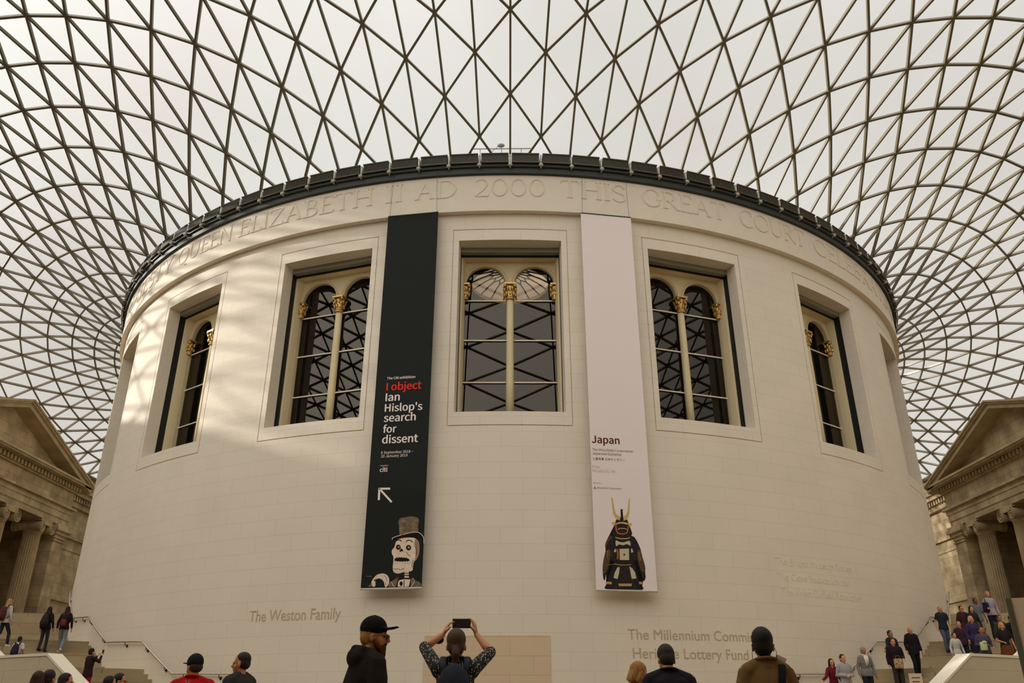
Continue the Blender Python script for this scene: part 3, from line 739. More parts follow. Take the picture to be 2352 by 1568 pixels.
# ------------------------------------------------------------------ stairs round the drum
FL = [(14.5, 22, 0, 1.3, 8), (29.9, 34.8, 1.3, 2.45, 7), (41, 46.7, 2.45, 3.55, 7), (53.7, 61, 3.55, 5.0, 9)]
RO = 27.0; SKEW = 2.5
def zfloor(x, y):
    r = math.hypot(x, y)
    if r > RO+.4: return 0
    t = abs(math.degrees(math.atan2(x, -y)))-SKEW*(r-RW)/(RO-RW); z = 0
    for a, b, z0, z1, n in FL:
        if t >= a: z = z0+(z1-z0)*min(1, math.ceil((t-a)/(b-a)*n+1e-6)/n)
    return z
PAR = [(22.2, .0), (22.2, 1.12), (27.8, 2.62), (33.6, 2.62), (39.5, 3.75), (45.5, 3.75), (51.5, 4.85), (58.5, 4.85), (66, 5.9), (84, 5.9), (100, 5.9)]
def stairs(s):
    st = thing('staircase', ('broad stone staircase curving up round the left side of the drum' if s < 0 else 'broad stone staircase curving up round the right side of the drum, crowded with visitors'), 'staircase', (s*P(R_(14.5), 24.5, 0).x, P(R_(14.5), 24.5, 0).y, 0))
    off = st.location.copy()
    bm = bmesh.new(); edges = []
    for a, b, z0, z1, n in FL:
        for k in range(n): edges.append((a+(b-a)*k/n, z0+(z1-z0)*(k+1)/n))
    edges.append((100, None))
    for (a, z), (b, _) in zip(edges, edges[1:]):
        m = max(1, int((b-a)/1.2))
        for q in range(m):
            t0, t1 = a+(b-a)*q/m, a+(b-a)*(q+1)/m
            def pt(t, outer, zz): return Vector((s, 1, 1))*P(R_(t+(SKEW if outer else 0)), RO if outer else RW-.02, zz)-off
            c = [pt(t0, 0, z), pt(t1, 0, z), pt(t1, 1, z), pt(t0, 1, z)]
            if s > 0: c = c[::-1]
            bm.faces.new([bm.verts.new(x) for x in c[::-1]])
            if q == 0:
                bm.faces.new([bm.verts.new(x) for x in (pt(t0, 0, 0), pt(t0, 1, 0), pt(t0, 1, z), pt(t0, 0, z))])
    o = obj('steps', bm, M['step'], st); set_uv(o.data, lambda co, n, c: (co.x, co.y) if abs(n.z) > .5 else (math.hypot(co.x, co.y), co.z))
    # outer wall
    def par(t):
        for (a, z0), (b, z1) in zip(PAR[1:], PAR[2:]):
            if a <= t <= b: return z0+(z1-z0)*(t-a)/(b-a)
        return PAR[-1][1] if t > 50 else PAR[1][1]
    bm = bmesh.new(); cp = bmesh.new(); ts = sorted(set([15+.8*k for k in range(106)]+[p[0] for p in PAR[1:]]))
    ts = [t for t in ts if t >= 17.0]
    thk = .42
    def q4(bm_, pts): bm_.faces.new([bm_.verts.new(Vector((s, 1, 1))*x-off) for x in (pts if s > 0 else pts[::-1])])
    for t0, t1 in zip(ts, ts[1:]):
        h0, h1 = par(t0), par(t1); a, b = R_(t0), R_(t1)
        q4(bm, [P(a, RO+thk, 0), P(b, RO+thk, 0), P(b, RO+thk, h1-.06), P(a, RO+thk, h0-.06)])
        q4(bm, [P(b, RO, 0), P(a, RO, 0), P(a, RO, h0-.06), P(b, RO, h1-.06)])
        for r0_, r1_, l, u in ((RO-.02, RO+thk+.02, 0, .0),):
            q4(cp, [P(a, r1_, h0), P(b, r1_, h1), P(b, r0_, h1), P(a, r0_, h0)])
            q4(cp, [P(a, r1_, h0-.07), P(b, r1_, h1-.07), P(b, r1_, h1), P(a, r1_, h0)])
            q4(cp, [P(b, r0_, h1-.07), P(a, r0_, h0-.07), P(a, r0_, h0), P(b, r0_, h1)])
    a = R_(ts[0]); q4(bm, [P(a, RO, 0), P(a, RO+thk, 0), P(a, RO+thk, 1.06), P(a, RO, 1.06)])
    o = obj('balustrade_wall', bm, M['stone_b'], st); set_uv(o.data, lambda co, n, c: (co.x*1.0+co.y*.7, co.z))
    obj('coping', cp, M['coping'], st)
    # hand rail on the drum
    hr = thing('handrail', ('brushed steel handrail stepping up the drum wall beside the left stairs' if s < 0 else 'steel handrail stepping up the drum wall beside the right stairs'), 'handrail', Vector((s, 1, 1))*P(R_(22), RW, 2.2))
    off2 = hr.location.copy()
    RP = [(-1, 0)]
    pth = [(15.5, 1.05), (22.3, 2.22), (29.9, 2.27), (34.8, 3.34), (41.0, 3.42), (46.7, 4.45), (53.7, 4.6), (60.8, 5.95), (64, 6.0)]
    bm = bmesh.new(); pts = []
    for (a, z0), (b, z1) in zip(pth, pth[1:]):
        m = max(2, int((b-a)/1.0))
        for q in range(m): t = a+(b-a)*q/m; pts.append(Vector((s, 1, 1))*P(R_(t), RW+.1, z0+(z1-z0)*q/m)-off2)
    tube(bm, pts, .027, 8, side=(0, 0, 1)); obj('rail', bm, M['rail'], hr, True)
    for t in (18, 24.5, 28.5, 31, 34, 37.5, 42, 46, 48.5, 52, 55, 59):
        zz = 0
        for (a, z0), (b, z1) in zip(pth, pth[1:]):
            if a <= t <= b: zz = z0+(z1-z0)*(t-a)/(b-a)
        bm = bmesh.new(); F = Vector((s, 1, 1))
        tube(bm, [F*P(R_(t), RW+.1, zz)-off2, F*P(R_(t), RW+.1, zz-.1)-off2, F*P(R_(t), RW+.05, zz-.13)-off2, F*P(R_(t), RW-.01, zz-.13)-off2], .014, 6, side=(0, 0, 1))
        tube(bm, [F*P(R_(t), RW+.02, zz-.13)-off2, F*P(R_(t), RW-.01, zz-.13)-off2], .05, 10)
        obj('bracket', bm, M['darksteel'], hr)
stairs(-1); stairs(1)

# ------------------------------------------------------------------ hanging banners
def banner(thc, W, zb, zt, material, name_label, px_center):
    a = R_(thc); c = P(a, 22.60, 0); tx = Vector((math.cos(a), math.sin(a), 0)); nn = Vector((math.sin(a), -math.cos(a), 0))
    b = thing('banner', name_label, 'banner', (c.x, c.y, zb), a)
    bm = bmesh.new(); box(bm, -W/2, W/2, -.012, .012, 0, zt-zb)
    cloth_ = obj('cloth', bm, material, b)
    bm = bmesh.new(); tube(bm, [(-W/2-.02, 0, -.03), (W/2+.02, 0, -.03)], .035, 8); obj('bottom_rod', bm, M['lightsteel'], b)
    bm = bmesh.new(); tube(bm, [(-W/2, 0, zt-zb), (W/2, 0, zt-zb)], .03, 8); obj('top_rod', bm, M['darksteel'], b)
    for s in (-1, 1):
        bm = bmesh.new(); tube(bm, [(s*W*.47, 0, zt-zb), (s*W*.44, -.02, 20.2-zb)], .006, 5); obj('suspension_wire', bm, M['darksteel'], b)
    def uvp(px, py):
        v = ray(px, py); o = Vector((0, -CAM_D, EYE)); t = (c-o).dot(nn)/v.dot(nn); p = o+v*t
        return (p-c).dot(tx), p.z-zb
    def mp(u, v, h): return Vector((u, -.0125-h, v))
    return b, cloth_, uvp, mp
def btext(body, x0, x1, yb, yb2, mt, B, bold=0., sp=1.):
    b, cl, uvp, mp = B; u0, v0 = uvp(x0, yb); u1, _ = uvp(x1, yb2)
    me = text_mesh(body, 1, 0, spacing=sp); w = max(v.co.x for v in me.vertices)-min(v.co.x for v in me.vertices); l = min(v.co.x for v in me.vertices); bpy.data.meshes.remove(me)
    s = (u1-u0)/w
    return text_obj('lettering', body, 1, lambda u, v, h: mp(u0+(u-l)*s, v0+v*s, h), mt, cl, bold=bold, th=0, spacing=sp)
class Ln(list): pass
def smooth_outline(p):
    if isinstance(p, Ln) or len(p) < 8 or len(p) > 60: return p
    out = []; n = len(p)
    for i in range(n):
        a, b, c, d = p[i-1], p[i], p[(i+1) % n], p[(i+2) % n]
        for t in (0, .33, .66):
            out.append(tuple(.5*((2*b[k])+(-a[k]+c[k])*t+(2*a[k]-5*b[k]+4*c[k]-d[k])*t*t+(-a[k]+3*b[k]-3*c[k]+d[k])*t**3) for k in (0, 1)))
    return out
def poly(pts, mt, B, conv, h=.003, name='printed_figure', parent=None):
    b, cl, uvp, mp = B; bm = bmesh.new()
    q = [uvp(*conv(x, y)) for x, y in smooth_outline(pts)]
    area = sum(q[i][0]*q[(i+1) % len(q)][1]-q[(i+1) % len(q)][0]*q[i][1] for i in range(len(q)))
    if area < 0: q = q[::-1]
    f = bm.faces.new([bm.verts.new(mp(u, v, h)) for u, v in q]); bmesh.ops.triangulate(bm, faces=[f])
    return obj(name, bm, mt, parent or cl)
def multi(shapes, mt, B, conv, h, name, parent=None):
    b, cl, uvp, mp = B; bm = bmesh.new()
    for pts in shapes:
        q = [uvp(*conv(x, y)) for x, y in smooth_outline(pts)]
        area = sum(q[i][0]*q[(i+1) % len(q)][1]-q[(i+1) % len(q)][0]*q[i][1] for i in range(len(q)))
        if area < 0: q = q[::-1]
        f = bm.faces.new([bm.verts.new(mp(u, v, h)) for u, v in q]); bmesh.ops.triangulate(bm, faces=[f])
    return obj(name, bm, mt, parent or cl)
def each(shapes, *a):
    for q_ in shapes: multi([q_], *a)
def oval(cx, cy, rx, ry, n=18, a=0):
    ca, sa = math.cos(R_(a)), math.sin(R_(a)); out = []
    for k in range(n):
        x, y = rx*math.cos(2*PI*k/n), ry*math.sin(2*PI*k/n); out.append((cx+x*ca-y*sa, cy+x*sa+y*ca))
    return out
def line(pts, w):
    if len(pts) > 3:
        q = [pts[0]]
        for i in range(len(pts)-1):
            a, b, c, d = pts[max(i-1, 0)], pts[i], pts[i+1], pts[min(i+2, len(pts)-1)]
            for t in (.33, .66, 1): q.append(tuple(.5*((2*b[k])+(-a[k]+c[k])*t+(2*a[k]-5*b[k]+4*c[k]-d[k])*t*t+(-a[k]+3*b[k]-3*c[k]+d[k])*t**3) for k in (0, 1)))
        pts = q
    L, Rr = [], []
    for k, (x, y) in enumerate(pts):
        a = pts[max(k-1, 0)]; b = pts[min(k+1, len(pts)-1)]; dx, dy = b[0]-a[0], b[1]-a[1]; l = math.hypot(dx, dy) or 1
        L.append((x-dy/l*w/2, y+dx/l*w/2)); Rr.append((x+dy/l*w/2, y-dx/l*w/2))
    return Ln(L+Rr[::-1])

USE_SANS[0] = True
B1 = banner(-9.35, 1.95, 4.63, 18.27, M['ban_black'], 'tall black exhibition banner with white and red lettering and a skeleton in a top hat', None)
for t, x0, x1, y0, y1, mt, bo in (('The Citi exhibition', 889, 953.5, 871.8, 869.5, 'p_white', .009), ('I object', 888, 967.5, 897, 894, 'p_red', .009), ('Ian', 886, 917.5, 921.3, 920, 'p_white', .009),
        ("Hislop's", 884.2, 969.5, 945.5, 941, 'p_white', .009), ('search', 882, 954.3, 968.8, 966.3, 'p_white', .009), ('for', 880.2, 910, 994, 993.5, 'p_white', .009), ('dissent', 878, 959.5, 1018.5, 1015, 'p_white', .009),
        ('6 September 2018 –', 875.5, 949, 1042.5, 1037, 'p_white', .0), ('20 January 2019', 875, 936, 1050.8, 1047, 'p_white', .0), ('Supported by', 873.6, 892, 1070.3, 1069, 'p_white', .004), ('citi', 872.6, 889.2, 1083.6, 1083, 'p_white', .010)):
    btext(t, x0, x1, y0, y1, M[mt], B1, bold=bo)
c2 = lambda x, y: (820+x/5.6, 1100+y/5.6)
cA = lambda x, y: (820+x/5.225, 840+y/5.225)
multi([line([(308, 1222), (320, 1216), (337, 1213), (352, 1216), (366, 1222)], 7)], M['p_red'], B1, cA, .003, 'logo_arc')
multi([[(276, 112), (428, 110), (428, 137), (276, 137)], [(276, 112), (303, 112), (296, 270), (268, 270)], line([(290, 124), (448, 297)], 26)], M['p_white'], B1, c2, .003, 'printed_arrow')
hat = poly([(545, 520), (560, 500), (640, 490), (690, 480), (760, 488), (795, 515), (797, 560), (780, 610), (785, 680), (700, 690), (560, 715), (548, 700), (540, 600), (532, 550)], M['p_hat'], B1, c2, .003)
poly([(452, 778), (470, 752), (560, 722), (700, 688), (790, 686), (840, 720), (860, 760), (862, 830), (840, 790), (800, 765), (700, 752), (600, 757), (520, 772), (490, 800)], M['p_ink'], B1, c2, .004)
multi([line([(452, 778), (470, 752), (560, 722), (700, 688), (790, 686), (840, 722), (860, 765), (862, 828)], 8)], M['p_bone'], B1, c2, .006, 'printed_figure')
poly(oval(578, 712, 12, 9), M['p_red'], B1, c2, .007)
poly([(520, 780), (600, 757), (700, 752), (760, 768), (798, 810), (806, 880), (800, 960), (770, 1030), (735, 1058), (722, 1120), (716, 1170), (680, 1188), (600, 1196), (540, 1214), (490, 1206), (466, 1180), (462, 1110), (474, 1060), (470, 1000), (450, 960), (452, 910), (480, 880), (498, 820)], M['p_bone'], B1, c2, .003)
poly([(760, 768), (798, 810), (806, 880), (800, 960), (770, 1030), (745, 1030), (775, 940), (740, 860), (745, 800)], M['p_bone2'], B1, c2, .005)
multi([oval(533, 876, 30, 33), oval(665, 882, 33, 34), [(545, 930), (568, 890), (590, 905), (596, 934), (572, 926), (556, 938)],
       [(486, 1030), (520, 1004), (580, 1000), (640, 1012), (678, 1040), (660, 1062), (600, 1068), (540, 1062), (496, 1058)],
       line([(500, 800), (520, 786), (548, 782), (574, 800)], 11), line([(634, 808), (655, 788), (690, 790), (716, 812)], 11),
       line([(472, 1150), (500, 1160), (530, 1150), (560, 1166), (606, 1146)], 5), line([(724, 1040), (712, 1090), (706, 1140)], 6), line([(635, 935), (655, 965), (690, 990)], 6)], M['p_ink'], B1, c2, .006, 'printed_figure')
each([oval(538, 874, 13, 15), oval(668, 880, 15, 16)], M['p_bone2'], B1, c2, .008, 'printed_eye')
each([oval(500+30*k, 996+(abs(k-2.2)*3), 13, 14) for k in range(6)]+[oval(505+33*k, 1072+(abs(k-2)*-2), 14, 13) for k in range(6)], M['p_bone'], B1, c2, .008, 'printed_tooth')
multi([[(612, 1190), (668, 1186), (670, 1268), (612, 1268)], [(545, 1300), (600, 1288), (690, 1290), (668, 1382), (600, 1386), (525, 1384), (530, 1330)]], M['p_bone'], B1, c2, .003, 'printed_figure')
multi([[(606, 1206), (672, 1206), (672, 1216), (606, 1216)], [(606, 1236), (672, 1232), (672, 1246), (606, 1246)], line([(606, 1300), (604, 1384)], 10), oval(570, 1345, 20, 30)], M['p_ink'], B1, c2, .005, 'printed_figure')
multi([[(415, 1330), (470, 1298), (540, 1256), (500, 1384), (400, 1388)], [(700, 1276), (745, 1300), (800, 1320), (856, 1386), (690, 1388)], [(140, 1380), (190, 1330), (200, 1384)]], M['p_hat'], B1, c2, .003, 'printed_coat')
multi([line([(442, 1322), (478, 1386)], 7), line([(745, 1316), (696, 1386)], 7), line([(712, 1272), (745, 1302)], 6)], M['p_bone'], B1, c2, .006, 'printed_coat')
poly([(190, 1320), (215, 1275), (260, 1230), (330, 1214), (385, 1232), (414, 1280), (412, 1340), (385, 1384), (362, 1384), (350, 1330), (320, 1290), (270, 1278), (235, 1310), (240, 1370), (212, 1386), (194, 1360)], M['p_bone'], B1, c2, .005)
multi([line([(355, 1240), (380, 1270), (385, 1310)], 5), line([(365, 1330), (375, 1360)], 5), oval(232, 1300, 12, 9)], M['p_ink'], B1, c2, .008, 'printed_figure')
multi([line([(120, 1248), (192, 1248)], 5)], M['p_bone2'], B1, c2, .003, 'credit_line')

B2 = banner(9.23, 1.95, 4.57, 18.24, M['ban_white'], 'tall pale pink gallery banner with a dark samurai armour printed at its foot', None)
for t, x0, x1, y0, y1, mt, bo in (('Japan', 1359.6, 1422.5, 1016.6, 1018.3, 'p_dred', .008), ('The Mitsubishi Corporation', 1360, 1453.8, 1034.8, 1037.8, 'p_dark', 0), ('Japanese Galleries', 1360, 1427, 1043.6, 1045.6, 'p_dark', 0),
        ('三菱商事 日本ギャラリー', 1361, 1434.8, 1055.6, 1057.5, 'p_dark', .0), ('Free', 1361, 1377, 1074.6, 1075.2, 'p_faint', 0), ('Rooms 92–94', 1361, 1413, 1083.8, 1085, 'p_faint', 0),
        ('Sponsored by', 1362.5, 1381.7, 1109.8, 1110.3, 'p_dark', 0), ('Mitsubishi Corporation', 1371, 1426.8, 1122, 1124, 'p_dark', .0)):
    btext(t, x0, x1, y0, y1, M[mt], B2, bold=bo)
c3 = lambda x, y: (1330+x/7.84, 960+y/7.84)
multi([[(282, 1230), (292, 1243), (282, 1256), (272, 1243)], [(258, 1272), (270, 1256), (282, 1258), (276, 1272)], [(306, 1274), (294, 1258), (283, 1258), (288, 1273)]], M['p_dred'], B2, c3, .003, 'logo_mark')
c4 = lambda x, y: (1340+x/6.03, 1120+y/6.03)
def sam(sh, m_, h=.003): return multi(sh, M[m_], B2, c4, h, 'printed_armour')
sam([[(392, 132), (405, 150), (418, 230), (432, 310), (455, 365), (505, 405), (510, 450), (470, 440), (435, 405), (408, 340), (396, 240), (388, 160)],
     [(632, 145), (640, 170), (640, 250), (636, 330), (622, 400), (600, 440), (555, 455), (550, 410), (590, 370), (608, 330), (618, 250), (625, 180)]], 'p_gold')
sam([[(512, 305), (528, 294), (545, 305), (540, 320), (542, 400), (552, 450), (504, 450), (514, 400), (514, 320)]], 'p_navy', .005)
sam([[(452, 440), (500, 452), (560, 455), (604, 440), (614, 490), (650, 560), (674, 640), (650, 660), (700, 680), (740, 740), (790, 850), (800, 920), (832, 1010), (856, 1110), (852, 1170), (860, 1240), (835, 1292), (812, 1240), (800, 1180), (782, 1150), (762, 1060), (735, 985), (728, 940), (720, 1010), (694, 1018), (694, 1040), (730, 1070), (770, 1150), (812, 1260), (812, 1335), (796, 1340), (802, 1416), (324, 1410), (322, 1330), (312, 1320), (316, 1240), (350, 1130), (400, 1060), (424, 1040), (420, 1008), (398, 1000), (378, 990), (350, 1070), (338, 1150), (316, 1190), (306, 1215), (296, 1276), (276, 1262), (268, 1190), (264, 1100), (280, 980), (306, 870), (300, 790), (330, 710), (370, 662), (400, 660), (388, 600), (415, 540), (438, 500)]], 'p_navy')
sam([[(285, 960), (330, 860), (372, 860), (372, 960), (350, 1060), (335, 1140), (300, 1180), (268, 1180), (268, 1080)], [(752, 860), (790, 870), (828, 1010), (852, 1110), (848, 1160), (800, 1150), (770, 1060), (745, 960)]], 'p_brown', .005)
sam([[(438, 500), (480, 480), (540, 474), (600, 484), (616, 500), (600, 510), (540, 496), (480, 500), (444, 515)], [(388, 478), (430, 470), (438, 500), (425, 528), (400, 505)], [(616, 490), (668, 488), (664, 520), (640, 545), (622, 520)],
     line([(440, 686), (480, 698), (540, 706), (600, 702), (640, 690)], 12), line([(330, 1068), (430, 1058)], 3), line([(428, 1052), (500, 1068), (600, 1070), (660, 1058)], 7)], 'p_gold', .006)
sam([line([(448, 520), (452, 580), (475, 625), (530, 638), (590, 630), (612, 590), (615, 530)], 17)], 'p_orange', .006)
sam([line([(474, 580), (495, 566), (540, 562), (585, 568), (598, 582)], 9), [(498, 846), (628, 842), (632, 1000), (502, 1000)], [(446, 730), (500, 750), (560, 755), (635, 735), (650, 800), (600, 780), (550, 796), (490, 785), (450, 810)],
     [(425, 860), (448, 840), (452, 890), (420, 892)], [(656, 850), (672, 840), (688, 890), (660, 900)]], 'p_plate', .006)
sam([oval(564, 926, 13, 14)], 'p_brown', .008); sam([oval(538, 606, 7, 12)], 'p_brown', .008)
sam([line([(470, 850), (478, 930), (470, 990)], 20)], 'p_orange', .0065)
sam([[(470, 1100), (502, 1100), (492, 1180), (472, 1262), (415, 1250), (430, 1180)]], 'p_plate', .005)
sam([[(632, 1090), (672, 1110), (712, 1170), (732, 1255), (668, 1262), (650, 1180)]], 'p_plate', .005)
sam([[(484, 1326), (668, 1326), (664, 1362), (488, 1362)], [(312, 1298), (392, 1302), (388, 1338), (318, 1330)], [(768, 1300), (812, 1302), (812, 1336), (770, 1336)]]+[line([(318+4*k, 880+26*k), (345+4*k-6*k, 884+26*k)], 9) for k in range(5)]+[line([(752+6*k, 905+24*k), (776+6*k, 903+24*k)], 9) for k in range(5)], 'p_tan', .006)
sam([line([(390, 668), (396, 760), (392, 860), (394, 960), (404, 1000)], 4), line([(662, 680), (672, 780), (690, 880), (712, 1000)], 4), line([(472, 1270), (446, 1410)], 5), line([(672, 1276), (712, 1412)], 5)]+[line([(492-1.5*k, 1120+28*k), (655+2*k, 1120+28*k)], 3) for k in range(8)], 'p_brown', .006)
sam([[(370, 662), (400, 668), (336, 760), (312, 830), (302, 800), (330, 715)]], 'p_brown', .005)

# ------------------------------------------------------------------ maintenance gantry beyond the roof glass
gt = thing('roof_railing', 'thin pale metal railing with a lamp seen faintly beyond the roof glass above the drum', 'railing', (0, -6, 30.8))
def gp(px, py): return at_dist(px, py, CAM_D-6)-gt.location
bm = bmesh.new()
tube(bm, [gp(1083, 342), gp(1220, 341)], .035, 6); tube(bm, [gp(1083, 359), gp(1220, 358)], .03, 6)
for x in (1082.5, 1103, 1152, 1197, 1219.5):
    p = gp(x, 342); tube(bm, [p, (p.x, p.y, 30.9-30.8)], .03, 6)
obj('rail_frame', bm, M['lead'], gt)
bm = bmesh.new(); tube(bm, [gp(1106, 368), gp(1148, 333)], .02, 6); obj('stay', bm, M['lead'], gt)
bm = bmesh.new(); ellipsoid(bm, gp(1150.6, 334), (.25, .15, .13)); tube(bm, [gp(1152, 342), gp(1151, 335)], .03, 6); obj('lamp', bm, M['lead'], gt)

# ------------------------------------------------------------------ people
def rbox(bm, c, size, bev, seg=2):
    t = bmesh.new(); bmesh.ops.create_cube(t, size=1)
    for v in t.verts: v.co = Vector((v.co.x*size[0], v.co.y*size[1], v.co.z*size[2]))
    bmesh.ops.bevel(t, geom=t.edges[:]+t.verts[:], offset=bev, segments=seg, profile=.6, affect='EDGES')
    mp = {v: bm.verts.new(v.co+Vector(c)) for v in t.verts}
    for f in t.faces:
        try: bm.faces.new([mp[v] for v in f.verts])
        except ValueError: pass
    t.free()
def remesh(name, bm, voxel, material, parent, smooth_it=2):
    me = bpy.data.meshes.new('tmp'); bm.to_mesh(me); bm.free()
    o = bpy.data.objects.new('tmp', me); COL.objects.link(o)
    m = o.modifiers.new('r', 'REMESH'); m.mode = 'VOXEL'; m.voxel_size = voxel; m.adaptivity = 0
    if smooth_it:
        s = o.modifiers.new('s', 'SMOOTH'); s.factor = .5; s.iterations = smooth_it
    dg = bpy.context.evaluated_depsgraph_get(); dg.update()
    new = bpy.data.meshes.new_from_object(o.evaluated_get(dg)); new.name = name
    bpy.data.objects.remove(o); bpy.data.meshes.remove(me)
    new.materials.clear()
    return link(name, new, material, parent, True)
V = Vector
ARM = {  # shoulder-relative targets: elbow, wrist, finger curl
 'down': ((.245, -.03, 1.12), (.26, .05, .88), 25), 'bent': ((.25, -.04, 1.13), (.17, .22, 1.06), 35), 'fold': ((.25, -.02, 1.14), (.02, .2, 1.12), 30),
 'rail': ((.30, .12, 1.18), (.52, .26, 1.06), 40), 'back': ((.25, -.10, 1.14), (.24, -.05, .9), 25), 'strap': ((.25, .02, 1.16), (.15, .15, 1.32), 60),
 'phone': ((.22, .18, 1.30), (.10, .30, 1.50), 60), 'upL': ((.30, .08, 1.60), (.135, .26, 1.725), 25), 'upR': ((.315, .08, 1.555), (.15, .27, 1.715), 25), 'pocket': ((.26, -.06, 1.12), (.19, .06, .95), 40),
}
def hand(bm, w, d, n, curl, side, s=1.):
    """palm + four fingers + thumb; d = direction of the forearm, n = palm normal"""
    d = V(d).normalized(); n = (V(n)-d*V(n).dot(d)).normalized(); l = d.cross(n)*side
    tube(bm, [w-d*.01, w+d*.035, w+d*.085], [(.026, .02), (.038, .017), (.040, .014)], 10, side=l)
    for q, (off, ln) in enumerate(((-.030, .060), (-.010, .072), (.010, .078), (.030, .068))):
        p = w+d*.082+l*off; pts = [p]; dd = d.copy()
        for m_ in range(3):
            rot = Quaternion(d.cross(n), R_(curl*(.6 if m_ == 0 else .9))); dd = rot @ dd if m_ else (Quaternion(d.cross(n), R_(curl*.5)) @ dd)
            p = p+dd*ln*(.45, .32, .23)[m_]+l*off*.08; pts.append(p)
        tube(bm, pts, [.0095, .009, .0085, .007], 6)
    b = w+d*.025+l*.030; t1 = (d*.7+l*.7+n*.3).normalized()
    tube(bm, [b, b+t1*.035, b+t1*.055+d*.018], [.013, .011, .0085], 6)
def headT(yaw, pitch, lean):
    piv = V((0, 0, 1.49))
    return Matrix.Translation(piv+V((0, lean, -.032))) @ Matrix.Rotation(R_(yaw), 4, 'Z') @ Matrix.Rotation(R_(pitch), 4, 'X') @ Matrix.Translation(-piv)
def add_T(dst, src, Tm):
    mp = {v: dst.verts.new(Tm @ v.co) for v in src.verts}
    for f in src.faces:
        try: dst.faces.new([mp[v] for v in f.verts])
        except ValueError: pass
    src.free()
def person(label, loc, heading, H, near=False, skin='skin', hair=('short', (40, 30, 24)), top=('long', (40, 40, 44)), legs='trousers', legc=(36, 38, 48), armR='down', armL='down',
           yaw=0, pitch=0, lean=0, bulk=1., topm=None, coat=0, hood=False, cap=None, glasses=False, beard=None, shoes=(40, 36, 34), stride=0, collar=None, scarf=None, female=False, group=None, seat=False, collarc=None):
    s = H/1.716
    p = thing('person', label, 'person', loc, R_(heading), group); p.scale = (s, s, s)
    vb = .0085 if near else .014; vc = .012 if near else .018
    T = headT(yaw, pitch, lean)
    slv, tc_ = top; tm = topm or cloth(tc_)
    SHX = (.166 if not female else .15)*(1+(bulk-1)*.6)
    bm = bmesh.new(); hb = bmesh.new()
    # head
    ellipsoid(hb, (0, -.010, 1.650), (.074, .094, .098), 18, 12); ellipsoid(hb, (0, .028, 1.592), (.056, .060, .084), 16, 10)
    ellipsoid(hb, (0, .060, 1.532), (.030, .030, .024), 12, 8); ellipsoid(hb, (0, .072, 1.636), (.050, .020, .014), 12, 6)
    tube(hb, [(0, .088, 1.632), (0, .104, 1.605), (0, .114, 1.588), (0, .096, 1.576)], [.009, .012, .0155, .012], 8)
    ellipsoid(hb, (0, .084, 1.556), (.024, .012, .006), 10, 6); ellipsoid(hb, (0, .082, 1.546), (.021, .012, .007), 10, 6)
    for e in (-1, 1):
        ellipsoid(hb, (e*.076, -.004, 1.602), (.010, .020, .032), 10, 8, Matrix.Rotation(R_(e*14), 3, 'Z')); ellipsoid(hb, (e*.042, .05, 1.585), (.022, .025, .03), 8, 6)
    add_T(bm, hb, T)
    nk = T @ V((0, -.008, 1.56))
    tube(bm, [(0, -.025, 1.38), (0, -.018, 1.46), nk], [.075, .056, .052], 12)
    # torso under the clothes
    tube(bm, [(0, 0, z) for z in (.90, 1.0, 1.1, 1.28, 1.40, 1.45)], [(.125, .085), (.13, .09), (.125, .09), (.15, .10), (.135, .08), (.07, .06)], 16, side=(1, 0, 0))
    ft = []
    for e, nm in ((1, armR), (-1, armL)):
        a = ARM[nm] if isinstance(nm, str) else nm
        el, wr = V((a[0][0]*e, a[0][1], a[0][2])), V((a[1][0]*e, a[1][1], a[1][2])); sh = V((SHX*e, -.005, 1.405))
        tube(bm, [sh-V((e*.05, 0, 0)), sh, sh.lerp(el, .5), el, el.lerp(wr, .3), wr], [.05, .047, .043, .036, .037, .024], 10)
        dr = (wr-el).normalized(); hd_ = V(a[4]).normalized() if len(a) > 4 else dr; nrm = a[3] if len(a) > 3 else ((-e, .3, 0) if dr.z < -.5 else (0, .2, -1))
        hand(bm, wr, hd_, nrm, a[2], e)
        ft.append((e, sh, el, wr))
    # legs
    fz = .075; LG = []
    for e in (-1, 1):
        st_ = stride*e; hip = V((.088*e, 0, .90))
        if seat: kn = V((.11*e, .42, .86)); an = V((.11*e, .40, .45))
        else: kn = V((.092*e, .03+st_*.5+abs(st_)*.25, .50+abs(st_)*.03)); an = V((.095*e, st_ if st_ > 0 else st_*1.2, fz+(.05 if st_ < 0 else 0)))
        LG.append((e, hip, kn, an)); tube(bm, [hip-V((0, 0, .06)), kn, kn.lerp(an, .3), an], [.066, .046, .045, .034], 10)
        ellipsoid(bm, an+V((0, .05, -.03)), (.04, .10, .035), 10, 6)
    remesh('body', bm, vb, M[skin], p)
    eb = bmesh.new(); et = bmesh.new()
    for e in (-1, 1): ellipsoid(et, (e*.030, .083, 1.618), (.012, .007, .0075), 8, 6); ellipsoid(et, (e*.032, .0865, 1.637), (.018, .0045, .003), 8, 4)
    add_T(eb, et, T); obj('eye', eb, M['eye'], p, True)
    if not beard: eb = bmesh.new(); et = bmesh.new(); ellipsoid(et, (0, .092, 1.551), (.021, .007, .005), 8, 6); add_T(eb, et, T); obj('mouth', eb, M['lip'], p, True)
